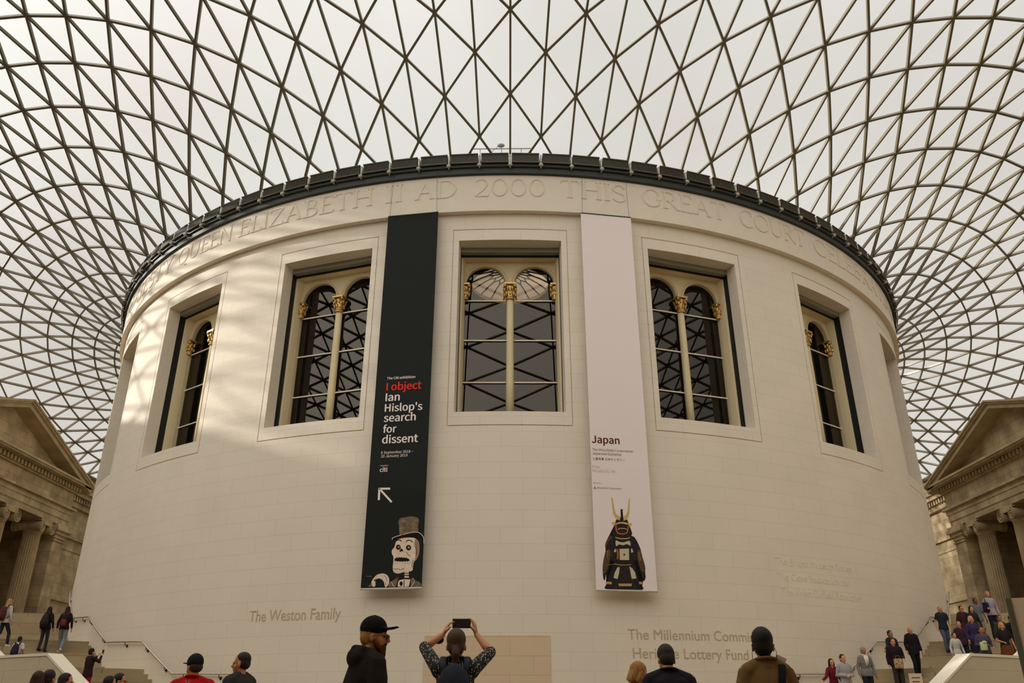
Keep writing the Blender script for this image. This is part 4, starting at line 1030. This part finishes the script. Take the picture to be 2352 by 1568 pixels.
    # hair
    if hair:
        hb = bmesh.new(); hs, hc = hair
        if hs in ('short', 'long', 'bob', 'bun', 'tail', 'scarfed'):
            ellipsoid(hb, (0, -.022, 1.664), (.083, .098, .096), 18, 12); ellipsoid(hb, (0, -.045, 1.615), (.076, .068, .085), 14, 10)
            if hs == 'short' : pass
        if hs == 'thin': ellipsoid(hb, (0, -.040, 1.618), (.079, .070, .070), 14, 10); ellipsoid(hb, (0, -.02, 1.668), (.0765, .092, .085), 16, 10)
        if hs == 'bald': ellipsoid(hb, (0, -.040, 1.605), (.079, .066, .052), 14, 10)
        if hs == 'long': tube(hb, [(0, -.05, 1.66), (0, -.075, 1.52), (0, -.105, 1.40), (0, -.12, 1.26)], [(.082, .06), (.092, .055), (.098, .040), (.06, .02)], 14, side=(1, 0, 0)); [tube(hb, [(e*.07, -.01, 1.64), (e*.085, -.01, 1.54), (e*.09, -.02, 1.42)], [.02, .026, .02], 8) for e in (-1, 1)]
        if hs == 'bob': tube(hb, [(0, -.04, 1.65), (0, -.045, 1.56), (0, -.05, 1.51)], [(.084, .07), (.09, .066), (.08, .055)], 14, side=(1, 0, 0)); [tube(hb, [(e*.072, .01, 1.65), (e*.084, .012, 1.58), (e*.082, .005, 1.53)], [.018, .024, .018], 8) for e in (-1, 1)]
        if hs == 'bun': ellipsoid(hb, (0, -.125, 1.60), (.04, .04, .04))
        if hs == 'tail': tube(hb, [(0, -.10, 1.60), (.005, -.115, 1.55), (.0, -.095, 1.49), (.0, -.115, 1.43)], [.03, .034, .03, .014], 8)
        # keep the face clear
        for v in hb.verts:
            if v.co.y > .045 and v.co.z < 1.69: v.co.y = .045+(v.co.y-.045)*.15
        o2 = bmesh.new(); add_T(o2, hb, T); remesh('hair', o2, .009 if near else .012, hair_mat(hc), p)
    if beard:
        hb = bmesh.new(); ellipsoid(hb, (0, .060, 1.532), (.044, .040, .038)); ellipsoid(hb, (0, .072, 1.495), (.032, .028, .05)); ellipsoid(hb, (0, .093, 1.566), (.03, .012, .008))
        for e in (-1, 1): tube(hb, [(e*.07, .01, 1.59), (e*.06, .035, 1.55), (e*.03, .06, 1.52)], [.012, .018, .02], 8)
        o2 = bmesh.new(); add_T(o2, hb, T); remesh('beard', o2, .008, cloth(beard), p)
    if glasses:
        hb = bmesh.new()
        for e in (-1, 1):
            tube(hb, [(e*(.034+.024*math.cos(2*PI*q/14)), .104, 1.615+.018*math.sin(2*PI*q/14)) for q in range(15)], .0028, 5)
            tube(hb, [(e*.058, .102, 1.62), (e*.078, .05, 1.622), (e*.082, -.01, 1.612)], .0028, 5)
        tube(hb, [(-.01, .108, 1.618), (.01, .108, 1.618)], .0025, 5)
        o2 = bmesh.new(); add_T(o2, hb, T); obj('glasses', o2, M['black'], p)
    if cap:
        hb = bmesh.new(); ellipsoid(hb, (0, -.015, 1.672), (.088, .106, .098), 20, 12)
        for v in hb.verts:
            if v.co.z < 1.64: v.co.z = 1.64-(1.64-v.co.z)*.25 if v.co.y > -.05 else 1.64-(1.64-v.co.z)*.6
        tube(hb, [(0, .07, 1.672), (0, .13, 1.682), (0, .175, 1.694)], [(.07, .008), (.068, .007), (.045, .006)], 14, side=(1, 0, 0)); ellipsoid(hb, (0, -.015, 1.768), (.01, .01, .006))
        o2 = bmesh.new(); add_T(o2, hb, T); remesh('cap', o2, .007 if near else .012, cloth(cap), p, 1)
    # top garment
    b_ = bulk
    bm = bmesh.new(); zb = .84-coat
    sec = [(zb, .178, .125), (.95, .182, .134), (1.08, .155, .112), (1.28, .182, .125), (1.39, .165, .108), (1.45, .085, .078)] if not female else [(zb, .175, .125), (.95, .178, .132), (1.08, .135, .102), (1.28, .162, .128), (1.39, .148, .10), (1.45, .08, .072)]
    tube(bm, [(0, -.005, z) for z, _, _ in sec], [(max(x*b_, .192) if z < .9 else x*b_, max(y*b_, .142) if z < .9 else y*b_) for z, x, y in sec], 20, side=(1, 0, 0))
    tube(bm, [(-SHX, -.01, 1.395), (-.09, -.018, 1.43), (.09, -.018, 1.43), (SHX, -.01, 1.395)], [.062, .062, .062, .062], 12)
    tube(bm, [(0, -.022, 1.42), (0, -.016, 1.465 if not collar else 1.485)], [.078, .066], 14)
    for e in (-1, 1): tube(bm, [(e*SHX*.95, -.015, 1.40), (e*SHX*.55, -.02, 1.435), (e*.035, -.02, 1.462)], [.055, .054, .052], 10)
    q_ = 1+(bulk-1)*.5
    for e, sh, el, wr in ft:
        if slv == 'long': pts = [sh, sh.lerp(el, .5), el, wr.lerp(el, .05)]; rr = [.060*q_, .058*q_, .051*q_, .040*q_]
        elif slv == 'elbow': pts = [sh, sh.lerp(el, .5), el, el.lerp(wr, .12)]; rr = [.062, .057, .050, .046]
        elif slv == 'short': pts = [sh, sh.lerp(el, .4), sh.lerp(el, .72)]; rr = [.060*q_, .062*q_, .062*q_]
        else: continue
        tube(bm, pts, rr, 12)
        ellipsoid(bm, sh+V((-e*.012, 0, -.016)), (.066*q_, .064*q_, .066*q_), 12, 8)
        if slv != 'short': ellipsoid(bm, el, (.051*q_, .051*q_, .051*q_), 10, 8)
    if hood: ellipsoid(bm, (0, -.105, 1.43), (.115, .06, .075)); tube(bm, [(-.085, .0, 1.46), (-.08, -.08, 1.485), (0, -.115, 1.49), (.08, -.08, 1.485), (.085, .0, 1.46)], [.024, .03, .034, .03, .024], 10)
    remesh('top', bm, vc, tm, p, 3)
    if collar:
        bm = bmesh.new(); tube(bm, [(.07*math.cos(t), -.015+.068*math.sin(t), 1.478-.02*math.sin(t)) for t in [R_(60+q*24) for q in range(13)]], [(.012, .026)]*13, 8, side=(0, 0, 1)); obj('collar', bm, cloth(collarc or tc_), p, True)
    if scarf:
        bm = bmesh.new(); tube(bm, [(.075*math.cos(t), -.01+.075*math.sin(t), 1.46+.008*math.sin(3*t)) for t in [2*PI*q/16 for q in range(17)]], .028, 8)
        tube(bm, [(-.04, .09, 1.44), (-.03, .125, 1.35), (-.02, .13, 1.2)], [(.035, .012)]*3, 8, side=(1, 0, 0)); tube(bm, [(.04, .09, 1.44), (.035, .13, 1.33), (.02, .135, 1.15)], [(.035, .012)]*3, 8, side=(1, 0, 0))
        obj('scarf', bm, cloth(scarf), p, True)
    # legs garment
    bm = bmesh.new(); fit = .9 if legs == 'leggings' else 1
    tube(bm, [(0, 0, .98), (0, 0, .92), (0, 0, .82)], [(.135, .095), (.150, .108), (.15, .112)], 16, side=(1, 0, 0))
    for e, hip, kn, an in LG:
        if legs == 'shorts': tube(bm, [hip, hip.lerp(kn, .95)], [.098, .088], 12)
        elif legs == 'skirt': pass
        else: tube(bm, [hip-V((0, 0, .05)), kn, kn.lerp(an, .4), an+V((0, 0, .01))], [.094*fit, .070*fit, .066*fit, .058*fit], 12)
    if legs == 'skirt': tube(bm, [(0, 0, .98), (0, 0, .8), (0, 0, .45)], [(.17, .125), (.2, .15), (.26, .2)], 18, side=(1, 0, 0))
    remesh('skirt' if legs == 'skirt' else 'trousers', bm, vc, cloth(legc), p, 2)
    for e, hip, kn, an in LG:
        bm = bmesh.new(); ellipsoid(bm, an+V((0, .055, -.035)), (.048, .125, .042), 12, 8); ellipsoid(bm, an+V((0, -.01, -.01)), (.045, .055, .05), 10, 6); obj('shoe', bm, cloth(shoes), p, True)
    return p
_hm = {}
def hair_mat(c):
    if c not in _hm:
        m = mat('hair_%02x%02x%02x' % c, rgb(*c), .62, spec=.25, noise=(1, .4), bump=.5); nt = m.node_tree
        n = [x for x in nt.nodes if x.type == 'TEX_NOISE'][0]; tc = [x for x in nt.nodes if x.type == 'TEX_COORD'][0]
        mp = nt.nodes.new('ShaderNodeMapping'); mp.inputs['Scale'].default_value = (160, 70, 14); nt.links.new(tc.outputs['Object'], mp.inputs[0]); nt.links.new(mp.outputs[0], n.inputs['Vector'])
        _hm[c] = m
    return _hm[c]
def attach_thing(p, name, label, cat):
    t = thing(name, label, cat, p.location, p.rotation_euler.z); t.scale = p.scale; return t
def backpack(p, label, c, c2=None, big=1.):
    t = attach_thing(p, 'backpack', label, 'backpack')
    bm = bmesh.new(); tube(bm, [(0, -.16, .93), (0, -.185, .95), (0, -.20, 1.02), (0, -.205, 1.15), (0, -.20, 1.28), (0, -.185, 1.37), (0, -.165, 1.415), (0, -.15, 1.43)], [(.08*big, .03), (.135*big, .062), (.155*big, .085), (.155*big, .092), (.138*big, .085), (.105*big, .065), (.06*big, .04), (.02, .015)], 24, side=(1, 0, 0)); obj('pack_body', bm, cloth(c), t, True)
    bm = bmesh.new(); tube(bm, [(0, -.25, .965), (0, -.262, .98), (0, -.272, 1.05), (0, -.275, 1.13), (0, -.262, 1.20), (0, -.25, 1.215)], [(.07*big, .015), (.105*big, .035), (.118*big, .045), (.112*big, .042), (.08*big, .03), (.04*big, .01)], 20, side=(1, 0, 0)); obj('front_pocket', bm, cloth(c2 or c), t, True)
    bm = bmesh.new(); tube(bm, [(.118*big*math.cos(q), -.262+.03*math.sin(q), 1.20+.15*math.sin(q)) for q in [PI*k/14 for k in range(15)]], .006, 5); obj('zip', bm, cloth((20, 20, 22)), t)
    for e in (-1, 1):
        bm = bmesh.new(); tube(bm, [(e*.09, -.15, 1.36), (e*.10, -.09, 1.49), (e*.105, .02, 1.475), (e*.115, .13, 1.36), (e*.13, .13, 1.2), (e*.15, -.1, 1.02)], [(.026, .008)]*6, 8, side=(1, 0, 0)); obj('strap', bm, cloth(c2 or c), t, True)
    bm = bmesh.new(); tube(bm, [(-.04, -.16, 1.385), (0, -.17, 1.43), (.04, -.16, 1.385)], .009, 6); obj('handle', bm, cloth((20, 20, 22)), t)
    return t
def tag_along(p, name, label, cat, parts):
    t = attach_thing(p, name, label, cat)
    for nm, bm, m_ in parts: obj(nm, bm, m_, t, True)
    return t
def phone(p, c, rot, label, w=.15, h=.078):
    t = attach_thing(p, 'phone', label, 'phone')
    bm = bmesh.new(); rbox(bm, (0, 0, 0), (w, .010, h), .004, 2); o = obj('phone_case', bm, M['black'], t); o.location = c; o.rotation_euler = rot
    bm = bmesh.new(); rbox(bm, (0, 0, 0), (w*.9, .002, h*.88), .0008, 1); q = obj('screen', bm, SCREEN, o); q.location = (0, -.0055, 0)
    return t
SCREEN = mat('phone_screen', rgb(58, 48, 58), .15, noise=(30, .5))
def gpos(px, py, d):
    q = at_dist(px, py, d); return V((q.x, q.y, 0)), q.z
# --- visitors standing on the court floor, backs to the camera
L, H = gpos(853, 1419, 7.3)
m1 = person('bearded man in black cap, glasses and dark hooded top, facing right below the black banner', L, -58, H, True, 'skin', ('short', (190, 140, 80)), ('short', (38, 32, 30)), 'trousers', (40, 40, 46), 'down', 'pocket', yaw=-34, pitch=-3, lean=.03, bulk=1.16, hood=True, cap=(26, 26, 26), glasses=True, beard=(92, 56, 38))
L, H = gpos(1049, 1445, 8.0)
m2 = person('woman with ponytail and spotted top raising a phone overhead with both hands', L, 0, H, True, 'skin', ('tail', (82, 62, 44)), ('elbow', (30, 32, 32)), 'trousers', (40, 44, 56),
    armR=((.285, .18, 1.545), (.155, .30, 1.70), 18, (-1, .35, 0), (-.22, .12, .95)), armL=((.285, .18, 1.585), (.135, .29, 1.70), 30, (1, .35, 0), (.42, .15, .85)), female=True, bulk=1.0, collar=True, collarc=(60, 64, 66), topm=spots('black_top_with_pale_marks', (26, 28, 28), (196, 184, 164), 44, .30))
backpack(m2, 'dark blue grey rucksack on the back of the woman with the raised phone', (46, 48, 58), (60, 62, 72), 1.0)
phone(m2, (.022, .335, 1.795), (R_(6), 0, 0), 'black phone held up sideways in front of the drum wall', .165, .082)
bm = bmesh.new(); ellipsoid(bm, (-.175, .31, 1.655), (.045, .05, .035)); tube(bm, [(-.16, .31, 1.66), (-.125, .31, 1.72)], [(.02, .01), (.014, .008)], 8)
tag_along(m2, 'camera_case', 'small black case hanging from the left hand of the woman holding up a phone', 'case', [('pouch', bm, cloth((22, 22, 24)))])
L, H = gpos(1531, 1485, 8.6)
m3 = person('dark haired man in navy quilted jacket with head bowed, seen from behind', L, 0, H+.03, True, 'skin', ('short', (46, 40, 32)), ('long', (38, 34, 42)), 'trousers', (40, 38, 44), 'bent', 'bent', yaw=4, pitch=-24, bulk=1.18, collar=True, hood=False)
L, H = gpos(1453, 1520, 9.7)
m4 = person('blonde woman with short bob looking down, beside the man in the navy jacket', L, -78, H+.01, True, 'skin', ('bob', (164, 118, 62)), ('long', (96, 34, 32)), 'trousers', (44, 40, 44), 'bent', 'bent', yaw=-10, pitch=-26, female=True, scarf=(214, 206, 194))
L, H = gpos(1747, 1442, 7.1)
m5 = person('person in brown coat with cropped dark hair and earphones, back to the camera', L, 0, H, True, 'skin2', ('short', (34, 28, 22)), ('long', (116, 88, 54)), 'trousers', (40, 38, 40), 'down', 'down', yaw=-12, pitch=-4, bulk=1.02, coat=.2, collar=True, female=True)
bm = bmesh.new(); tube(bm, [(-.03, -.135, .95), (.02, -.142, 1.15), (.075, -.135, 1.32), (.105, -.085, 1.44), (.11, .0, 1.47), (.09, .11, 1.38), (0, .14, 1.2), (-.12, .12, 1.0)], [(.027, .006)]*8, 8, side=(1, 0, 0))
b2 = bmesh.new(); rbox(b2, (-.2, .02, .86), (.10, .28, .22), .03, 2)
tag_along(m5, 'shoulder_bag', 'black shoulder bag strap running across the back of the brown coat', 'bag', [('strap', bm, cloth((24, 26, 28))), ('bag_body', b2, cloth((24, 26, 28)))])
bm = bmesh.new(); tube(bm, [(.083, -.01, 1.585), (.10, .0, 1.54), (.105, .02, 1.49), (.085, .05, 1.455)], .0022, 5); tube(bm, [(-.083, -.01, 1.585), (-.088, .0, 1.53), (-.085, .03, 1.46)], .0022, 5)
for e in (-1, 1): ellipsoid(bm, (e*.082, -.008, 1.59), (.008, .008, .01), 8, 6)
tag_along(m5, 'earphones', 'thin black earphone wires hanging from the ears above the brown coat', 'earphones', [('wire', bm, M['black'])])
bm = bmesh.new(); rbox(bm, (0, 0, 0), (.085, .006, .10), .003, 1)
o = tag_along(m5, 'folded_leaflet', 'small white folded leaflet peeping over the right shoulder of the brown coat', 'leaflet', [('paper', bm, M['p_white'])])
o.children[0].location = (.135, .07, 1.47); o.children[0].rotation_euler = (R_(20), R_(24), 0)
L, H = gpos(453, 1500, 10.6)
m6 = person('heavy man in red shirt and black cap, back to the camera near the handrail', L, 0, H-.02, True, 'skin', ('thin', (60, 48, 38)), ('long', (178, 24, 30)), 'trousers', (50, 48, 50), 'down', 'down', yaw=52, pitch=-8, bulk=1.3, cap=(34, 34, 38), collar=True)
bm = bmesh.new(); tube(bm, [(.02*math.sin(a_), -.172, 1.432-.022*math.cos(a_)) for a_ in [R_(-130+20*k) for k in range(14)]], .005, 6); obj('collar_badge', bm, M['p_tan'], m6)
L, H = gpos(558, 1497, 11.4)
m7 = person('man with cropped dark hair and charcoal t-shirt in profile looking left', L, 62, H, True, 'skin', ('thin', (44, 38, 32)), ('short', (58, 54, 52)), 'trousers', (46, 44, 48), 'bent', 'bent', yaw=22, bulk=1.12)
for px, py, d, hd, kw, lab in ((92, 1541, 13., 5, dict(hair=('long', (62, 34, 32)), top=('long', (70, 40, 40)), female=True), 'woman with long reddish brown hair, leftmost of the three heads below the stair wall'),
        (118, 1538, 13.3, -10, dict(hair=('short', (48, 34, 30)), top=('long', (70, 100, 96))), 'man with short dark hair and teal collar between two women below the left stair wall'),
        (156, 1546, 12.6, -75, dict(hair=('long', (40, 30, 24)), top=('long', (50, 40, 38)), female=True), 'woman with long dark hair in profile facing right below the left stair wall'),
        (256, 1552, 15.5, -60, dict(hair=('bun', (36, 28, 24)), top=('long', (60, 50, 46)), female=True), 'woman with dark tied hair turned right at the foot of the left stairs'),
        (279, 1546, 15.9, -80, dict(hair=('short', (34, 28, 24)), top=('long', (46, 42, 42)), glasses=True), 'man with dark hair and glasses in profile at the foot of the left stairs')):
    L, H = gpos(px, py, d); person(lab, L, hd, H, True, 'skin', **kw)

# --- people on the stairs
def stair_pos(px, py, Ht):
    v = ray(px, py); best = None
    for k in range(80):
        r = 22.62+k*.05
        A = v.x**2+v.y**2; Bq = -2*CAM_D*v.y; Cq = CAM_D**2-r*r; disc = Bq*Bq-4*A*Cq
        if disc < 0: continue
        t = (-Bq-math.sqrt(disc))/(2*A); q = V((0, -CAM_D, EYE))+v*t
        zf = zfloor(q.x, q.y); e = abs(q.z-zf-Ht)
        if best is None or e < best[0]: best = (e, q, zf, r)
    e, q, zf, r = best
    return V((q.x, q.y, zf)), q.z-zf
W_ = []
def stair_person(px, py, Ht, hd, lab, **kw):
    L, h = stair_pos(px, py, Ht); W_.append((lab[:30], round(h, 2), round(L.z, 2), round(math.hypot(L.x, L.y), 2)))
    if not .9*Ht < h < 1.12*Ht: h = max(min(h, 1.12*Ht), .9*Ht)
    return person(lab, L, hd, h, False, **kw)
g0 = stair_person(25, 1375, 1.62, -20, 'blonde walker in pale jacket with maroon rucksack climbing the left stairs', hair=('long', (176, 138, 88)), top=('long', (188, 182, 172)), legs='leggings', legc=(44, 48, 58), shoes=(226, 216, 200), stride=.22, female=True)
backpack(g0, 'maroon rucksack on the blonde walker climbing the left stairs', (84, 44, 46))
g1 = stair_person(117, 1393, 1.6, -4, 'girl in black jacket with dark patterned rucksack on the left stairs', hair=('long', (30, 24, 24)), top=('long', (34, 30, 32)), legs='leggings', legc=(48, 50, 58), stride=.05, female=True)
backpack(g1, 'dark patterned rucksack on the girl in the black jacket on the left stairs', (52, 40, 44), (44, 36, 40))
g2 = stair_person(158, 1392, 1.6, 12, 'long haired girl in pale blue jeans and dark jacket climbing by the drum wall', hair=('long', (46, 32, 28)), top=('long', (40, 34, 36)), legc=(120, 128, 134), shoes=(200, 192, 180), stride=-.18, female=True, coat=0)
backpack(g2, 'black and red rucksack on the girl in pale blue jeans', (44, 34, 36), (120, 44, 44), .9)
g3 = stair_person(48, 1461, 1.25, 0, 'person in white shirt with dark rucksack straps behind the left stair wall', hair=('short', (30, 26, 24)), top=('short', (206, 198, 186)), skin='skin2')
backpack(g3, 'dark purple rucksack on the person in the white shirt', (44, 38, 50))
g4 = stair_person(213, 1488, 1.6, -30, 'visitor in red and black top holding up a phone on the left stairs', hair=('short', (34, 26, 24)), top=('long', (44, 30, 32)), armR='phone', armL='phone', legc=(140, 22, 32))
phone(g4, (.0, .40, 1.62), (0, R_(90), R_(10)), 'dark blue phone held upright by the visitor in red on the left stairs', .15, .08)
rs = stair_person
rs(1908, 1512, 1.5, 188, 'woman in dark red jacket holding the handrail at the foot of the right stairs', hair=('bob', (34, 26, 26)), top=('long', (104, 28, 40)), armR='rail', female=True, skin='skin', legc=(60, 26, 34))
n1 = rs(1934, 1502, 1.6, 188, 'dark haired man in pale striped shirt with jacket over his arm on the right stairs', hair=('short', (36, 28, 26)), top=('long', (170, 166, 164)), topm=stripe('pale_striped_shirt', (176, 172, 170), (120, 118, 124), 14, 'X'), armR='fold', armL='fold', legc=(50, 42, 46))
rs(1981, 1485, 1.66, 186, 'grey haired woman in grey striped cardigan and white scarf on the right stairs', hair=('short', (150, 140, 128)), top=('long', (110, 108, 104)), topm=stripe('striped_cardigan', (150, 144, 134), (66, 68, 70), 11), scarf=(220, 212, 198), female=True, bulk=1.1, skin='skin2', legc=(40, 40, 44))
d1 = rs(2049, 1465, 1.7, 172, 'smiling man in black jacket carrying a patterned bag on the right stairs', hair=('short', (60, 46, 38)), top=('long', (38, 28, 34)), bulk=1.15, armL='bent', armR='down', legc=(60, 50, 46))
bm = bmesh.new(); rbox(bm, (0, .2, .92), (.26, .14, .30), .04, 2); b2 = bmesh.new(); tube(b2, [(-.08, .2, 1.06), (-.05, .2, 1.16), (.05, .2, 1.16), (.08, .2, 1.06)], .01, 6)
tag_along(d1, 'handbag', 'multicoloured patterned bag carried by the man in the black jacket', 'bag', [('bag_body', bm, spots('patterned_bag', (190, 160, 120), (90, 60, 50), 26, .4)), ('bag_handle', b2, cloth((150, 96, 40)))])
rs(2043, 1447, 1.68, 196, 'dark haired man with arm stretched to the handrail behind the man with the patterned bag', hair=('short', (32, 26, 24)), top=('long', (42, 40, 42)), armR='rail', skin='skin2')
rs(2088, 1438, 1.55, 182, 'bald older man in open dark suit and pale shirt stepping down the right stairs', hair=('bald', (90, 80, 72)), top=('long', (32, 27, 30)), bulk=1.08, coat=.08, legc=(28, 26, 30), stride=.1, skin='skin', collar=True, collarc=(180, 160, 160))
rs(2157, 1391, 1.6, 176, 'grey haired man in dark t-shirt and jeans beside the drum wall on the right stairs', hair=('thin', (140, 128, 112)), top=('short', (36, 46, 50)), legc=(78, 84, 98), skin='skin', stride=.14)
rs(2206, 1390, 1.62, 184, 'man with black hair and glasses in maroon jacket high on the right stairs', hair=('short', (30, 26, 28)), top=('long', (62, 38, 42)), glasses=True, skin='skin')
rs(2229, 1391, 1.55, 184, 'woman with long black hair in dark top beside the man in the maroon jacket', hair=('long', (26, 22, 24)), top=('long', (48, 42, 44)), female=True, skin='skin')
rs(2238, 1373, 1.7, 178, 'tall man in grey blue shirt walking behind the long haired woman on the right stairs', hair=('short', (50, 40, 34)), top=('short', (104, 106, 110)), legs='shorts', legc=(136, 126, 110), skin='skin3')
k1 = rs(2266, 1357, 1.7, 180, 'woman in lilac blouse and dark trousers, highest figure on the right stairs', hair=('bob', (146, 118, 84)), top=('long', (160, 148, 158)), legc=(34, 34, 44), female=True, armR='bent')
bm = bmesh.new(); rbox(bm, (.22, .1, 1.12), (.20, .16, .36), .06, 2); b2 = bmesh.new(); tube(b2, [(.2, .1, 1.28), (.16, .02, 1.45), (.1, -.06, 1.47)], .012, 6)
tag_along(k1, 'shoulder_bag', 'dark navy bag on the shoulder of the woman in the lilac blouse', 'bag', [('bag_body', bm, cloth((34, 34, 50))), ('strap', b2, cloth((34, 34, 50)))])
rs(2228, 1414, 1.55, 182, 'blonde woman in purple jumper in the middle of the crowd on the right stairs', hair=('bob', (184, 158, 110)), top=('long', (58, 48, 82)), female=True, bulk=1.1)
rs(2200, 1426, 1.6, 186, 'grey haired man in dark waistcoat over lilac shirt behind the right stair wall', hair=('thin', (120, 112, 98)), top=('long', (110, 100, 120)), topm=cloth((58, 40, 48)), armL='bent', bulk=1.15, collar=True, collarc=(170, 150, 150))
n2 = rs(2251, 1438, 1.55, 176, 'person with dark hair holding a pale green cloth behind the right stair wall', hair=('short', (40, 30, 26)), top=('long', (76, 68, 80)), armR='fold', armL='bent', legc=(44, 48, 62), skin='skin2')
bm = bmesh.new(); rbox(bm, (.12, .21, 1.08), (.22, .06, .26), .025, 2); ellipsoid(bm, (.08, .22, 1.2), (.08, .05, .05))
tag_along(n2, 'folded_cloth', 'pale green folded cloth carried by the person behind the right stair wall', 'cloth', [('fabric', bm, cloth((186, 200, 150)))])
rs(2293, 1412, 1.62, 180, 'man with dark hair in olive top near the sign board on the right stairs', hair=('short', (50, 42, 32)), top=('long', (62, 56, 44)), skin='skin2')
rs(2298, 1428, 1.58, 174, 'blonde woman in black dress with orange brown skirt near the sign board', hair=('bob', (170, 140, 96)), top=('short', (38, 34, 34)), legs='skirt', legc=(110, 62, 34), female=True, skin='skin', armR='bent')
rs(2320, 1413, 1.6, 178, 'person in black coat partly hidden by the edge of the sign board', hair=('short', (34, 30, 28)), top=('long', (30, 26, 28)), skin='skin2')
rs(2190, 1452, 1.3, 182, 'child in white jacket beside the man in the dark waistcoat', hair=('short', (60, 48, 40)), top=('long', (190, 184, 172)), female=True, skin='skin')
for w__ in W_: print('STAIR', w__)

# ------------------------------------------------------------------ sign board and notice stand
q = at_dist(2309, 1374, 6.2); bd = thing('sign_board', 'large pale beige sign board standing at the right edge of the picture', 'sign board', (q.x, q.y, 0), R_(-27))
bm = bmesh.new(); box(bm, .035, .95, 0, .05, 0, q.z); obj('panel', bm, M['sign'], bd)
bm = bmesh.new(); box(bm, 0, .034, -.01, .07, 0, q.z); obj('edge_post', bm, M['sign_edge'], bd)
bm = bmesh.new(); box(bm, -.1, 1.0, -.2, .25, 0, .03); obj('foot', bm, M['sign_edge'], bd)
q2 = at_dist(2345, 1455, 6.2)-q
for k in range(2):      # the first, unreadable letters of two lines of large type
    bm = bmesh.new(); z0 = q.z+q2.z-.02-.12*k
    box(bm, .125, .137, -.002, 0, z0-.07, z0); box(bm, .133, .162, -.0025, 0, z0-.04, z0-.03); box(bm, .158, .17, -.002, 0, z0-.07, z0)
    obj('lettering', bm, M['sign_text'], bd)
q = at_dist(2101, 1546, 18.); ns = thing('notice_stand', 'small floor standing notice with brown text panel at the foot of the right stairs', 'notice', (q.x, q.y, 0), 0)
bm = bmesh.new(); box(bm, -.13, .13, -.012, .012, q.z-.42, q.z); obj('panel', bm, M['sign'], ns)
bm = bmesh.new()
for k in range(4): box(bm, -.085, .085-.02*(k % 2), -.014, -.0125, q.z-.09-.075*k, q.z-.075-.075*k)
obj('text_line', bm, M['sign_text'], ns)
bm = bmesh.new(); tube(bm, [(0, .02, 0), (0, .02, q.z-.1)], .02, 8); obj('post', bm, M['sign_edge'], ns)
bm = bmesh.new(); tube(bm, [(0, .02, 0), (0, .02, .03)], .17, 20); obj('base', bm, M['sign_edge'], ns)

# ------------------------------------------------------------------ sky, sun, view
w = bpy.data.worlds.new('overcast_sky'); sc.world = w; w.use_nodes = True; nt = w.node_tree
bg = nt.nodes['Background']; tc = nt.nodes.new('ShaderNodeTexCoord')
n = nt.nodes.new('ShaderNodeTexNoise'); n.inputs['Scale'].default_value = 2.2; n.inputs['Detail'].default_value = 4; n.inputs['Roughness'].default_value = .55
nt.links.new(tc.outputs['Generated'], n.inputs['Vector'])
cr = nt.nodes.new('ShaderNodeValToRGB')
cr.color_ramp.elements[0].position = .35; cr.color_ramp.elements[0].color = (.70, .665, .625, 1)
cr.color_ramp.elements[1].position = .62; cr.color_ramp.elements[1].color = (.80, .785, .745, 1)
nt.links.new(n.outputs[0], cr.inputs[0]); nt.links.new(cr.outputs[0], bg.inputs['Color'])
# sky gain added overhead, south and west to fill the shaded drum wall
nm = nt.nodes.new('ShaderNodeVectorMath'); nm.operation = 'DOT_PRODUCT'; nm.inputs[1].default_value = Vector((-.46, -.56, .70)).normalized()
nt.links.new(tc.outputs['Generated'], nm.inputs[0])
mx = nt.nodes.new('ShaderNodeMath'); mx.operation = 'MAXIMUM'; mx.inputs[1].default_value = 0; nt.links.new(nm.outputs['Value'], mx.inputs[0])
pw = nt.nodes.new('ShaderNodeMath'); pw.operation = 'POWER'; pw.inputs[1].default_value = 1.6; nt.links.new(mx.outputs[0], pw.inputs[0])
ma = nt.nodes.new('ShaderNodeMath'); ma.operation = 'MULTIPLY_ADD'; ma.inputs[1].default_value = 2.35; ma.inputs[2].default_value = 1.02
nt.links.new(pw.outputs[0], ma.inputs[0]); nt.links.new(ma.outputs[0], bg.inputs['Strength'])
sun = bpy.data.lights.new('sun', 'SUN'); sun.energy = 5.0; sun.angle = R_(1.2); sun.color = (1, .95, .87)
so = bpy.data.objects.new('sun', sun); COL.objects.link(so)
SUN_AZ, SUN_EL = R_(98), R_(19.5)      # azimuth measured from south (camera side) towards west
dirv = Vector((-math.sin(SUN_AZ)*math.cos(SUN_EL), -math.cos(SUN_AZ)*math.cos(SUN_EL), math.sin(SUN_EL)))
so.rotation_euler = dirv.to_track_quat('Z', 'Y').to_euler(); so.location = dirv*120
sc.view_settings.view_transform = 'Standard'; sc.view_settings.look = 'None'
sc.view_settings.exposure = 0.0; sc.view_settings.gamma = 1; sc.view_settings.use_curve_mapping = False
sc.cycles.max_bounces = 8; sc.cycles.transparent_max_bounces = 24; sc.cycles.diffuse_bounces = 5; sc.cycles.glossy_bounces = 4
sc.cycles.caustics_reflective = False; sc.cycles.caustics_refractive = False
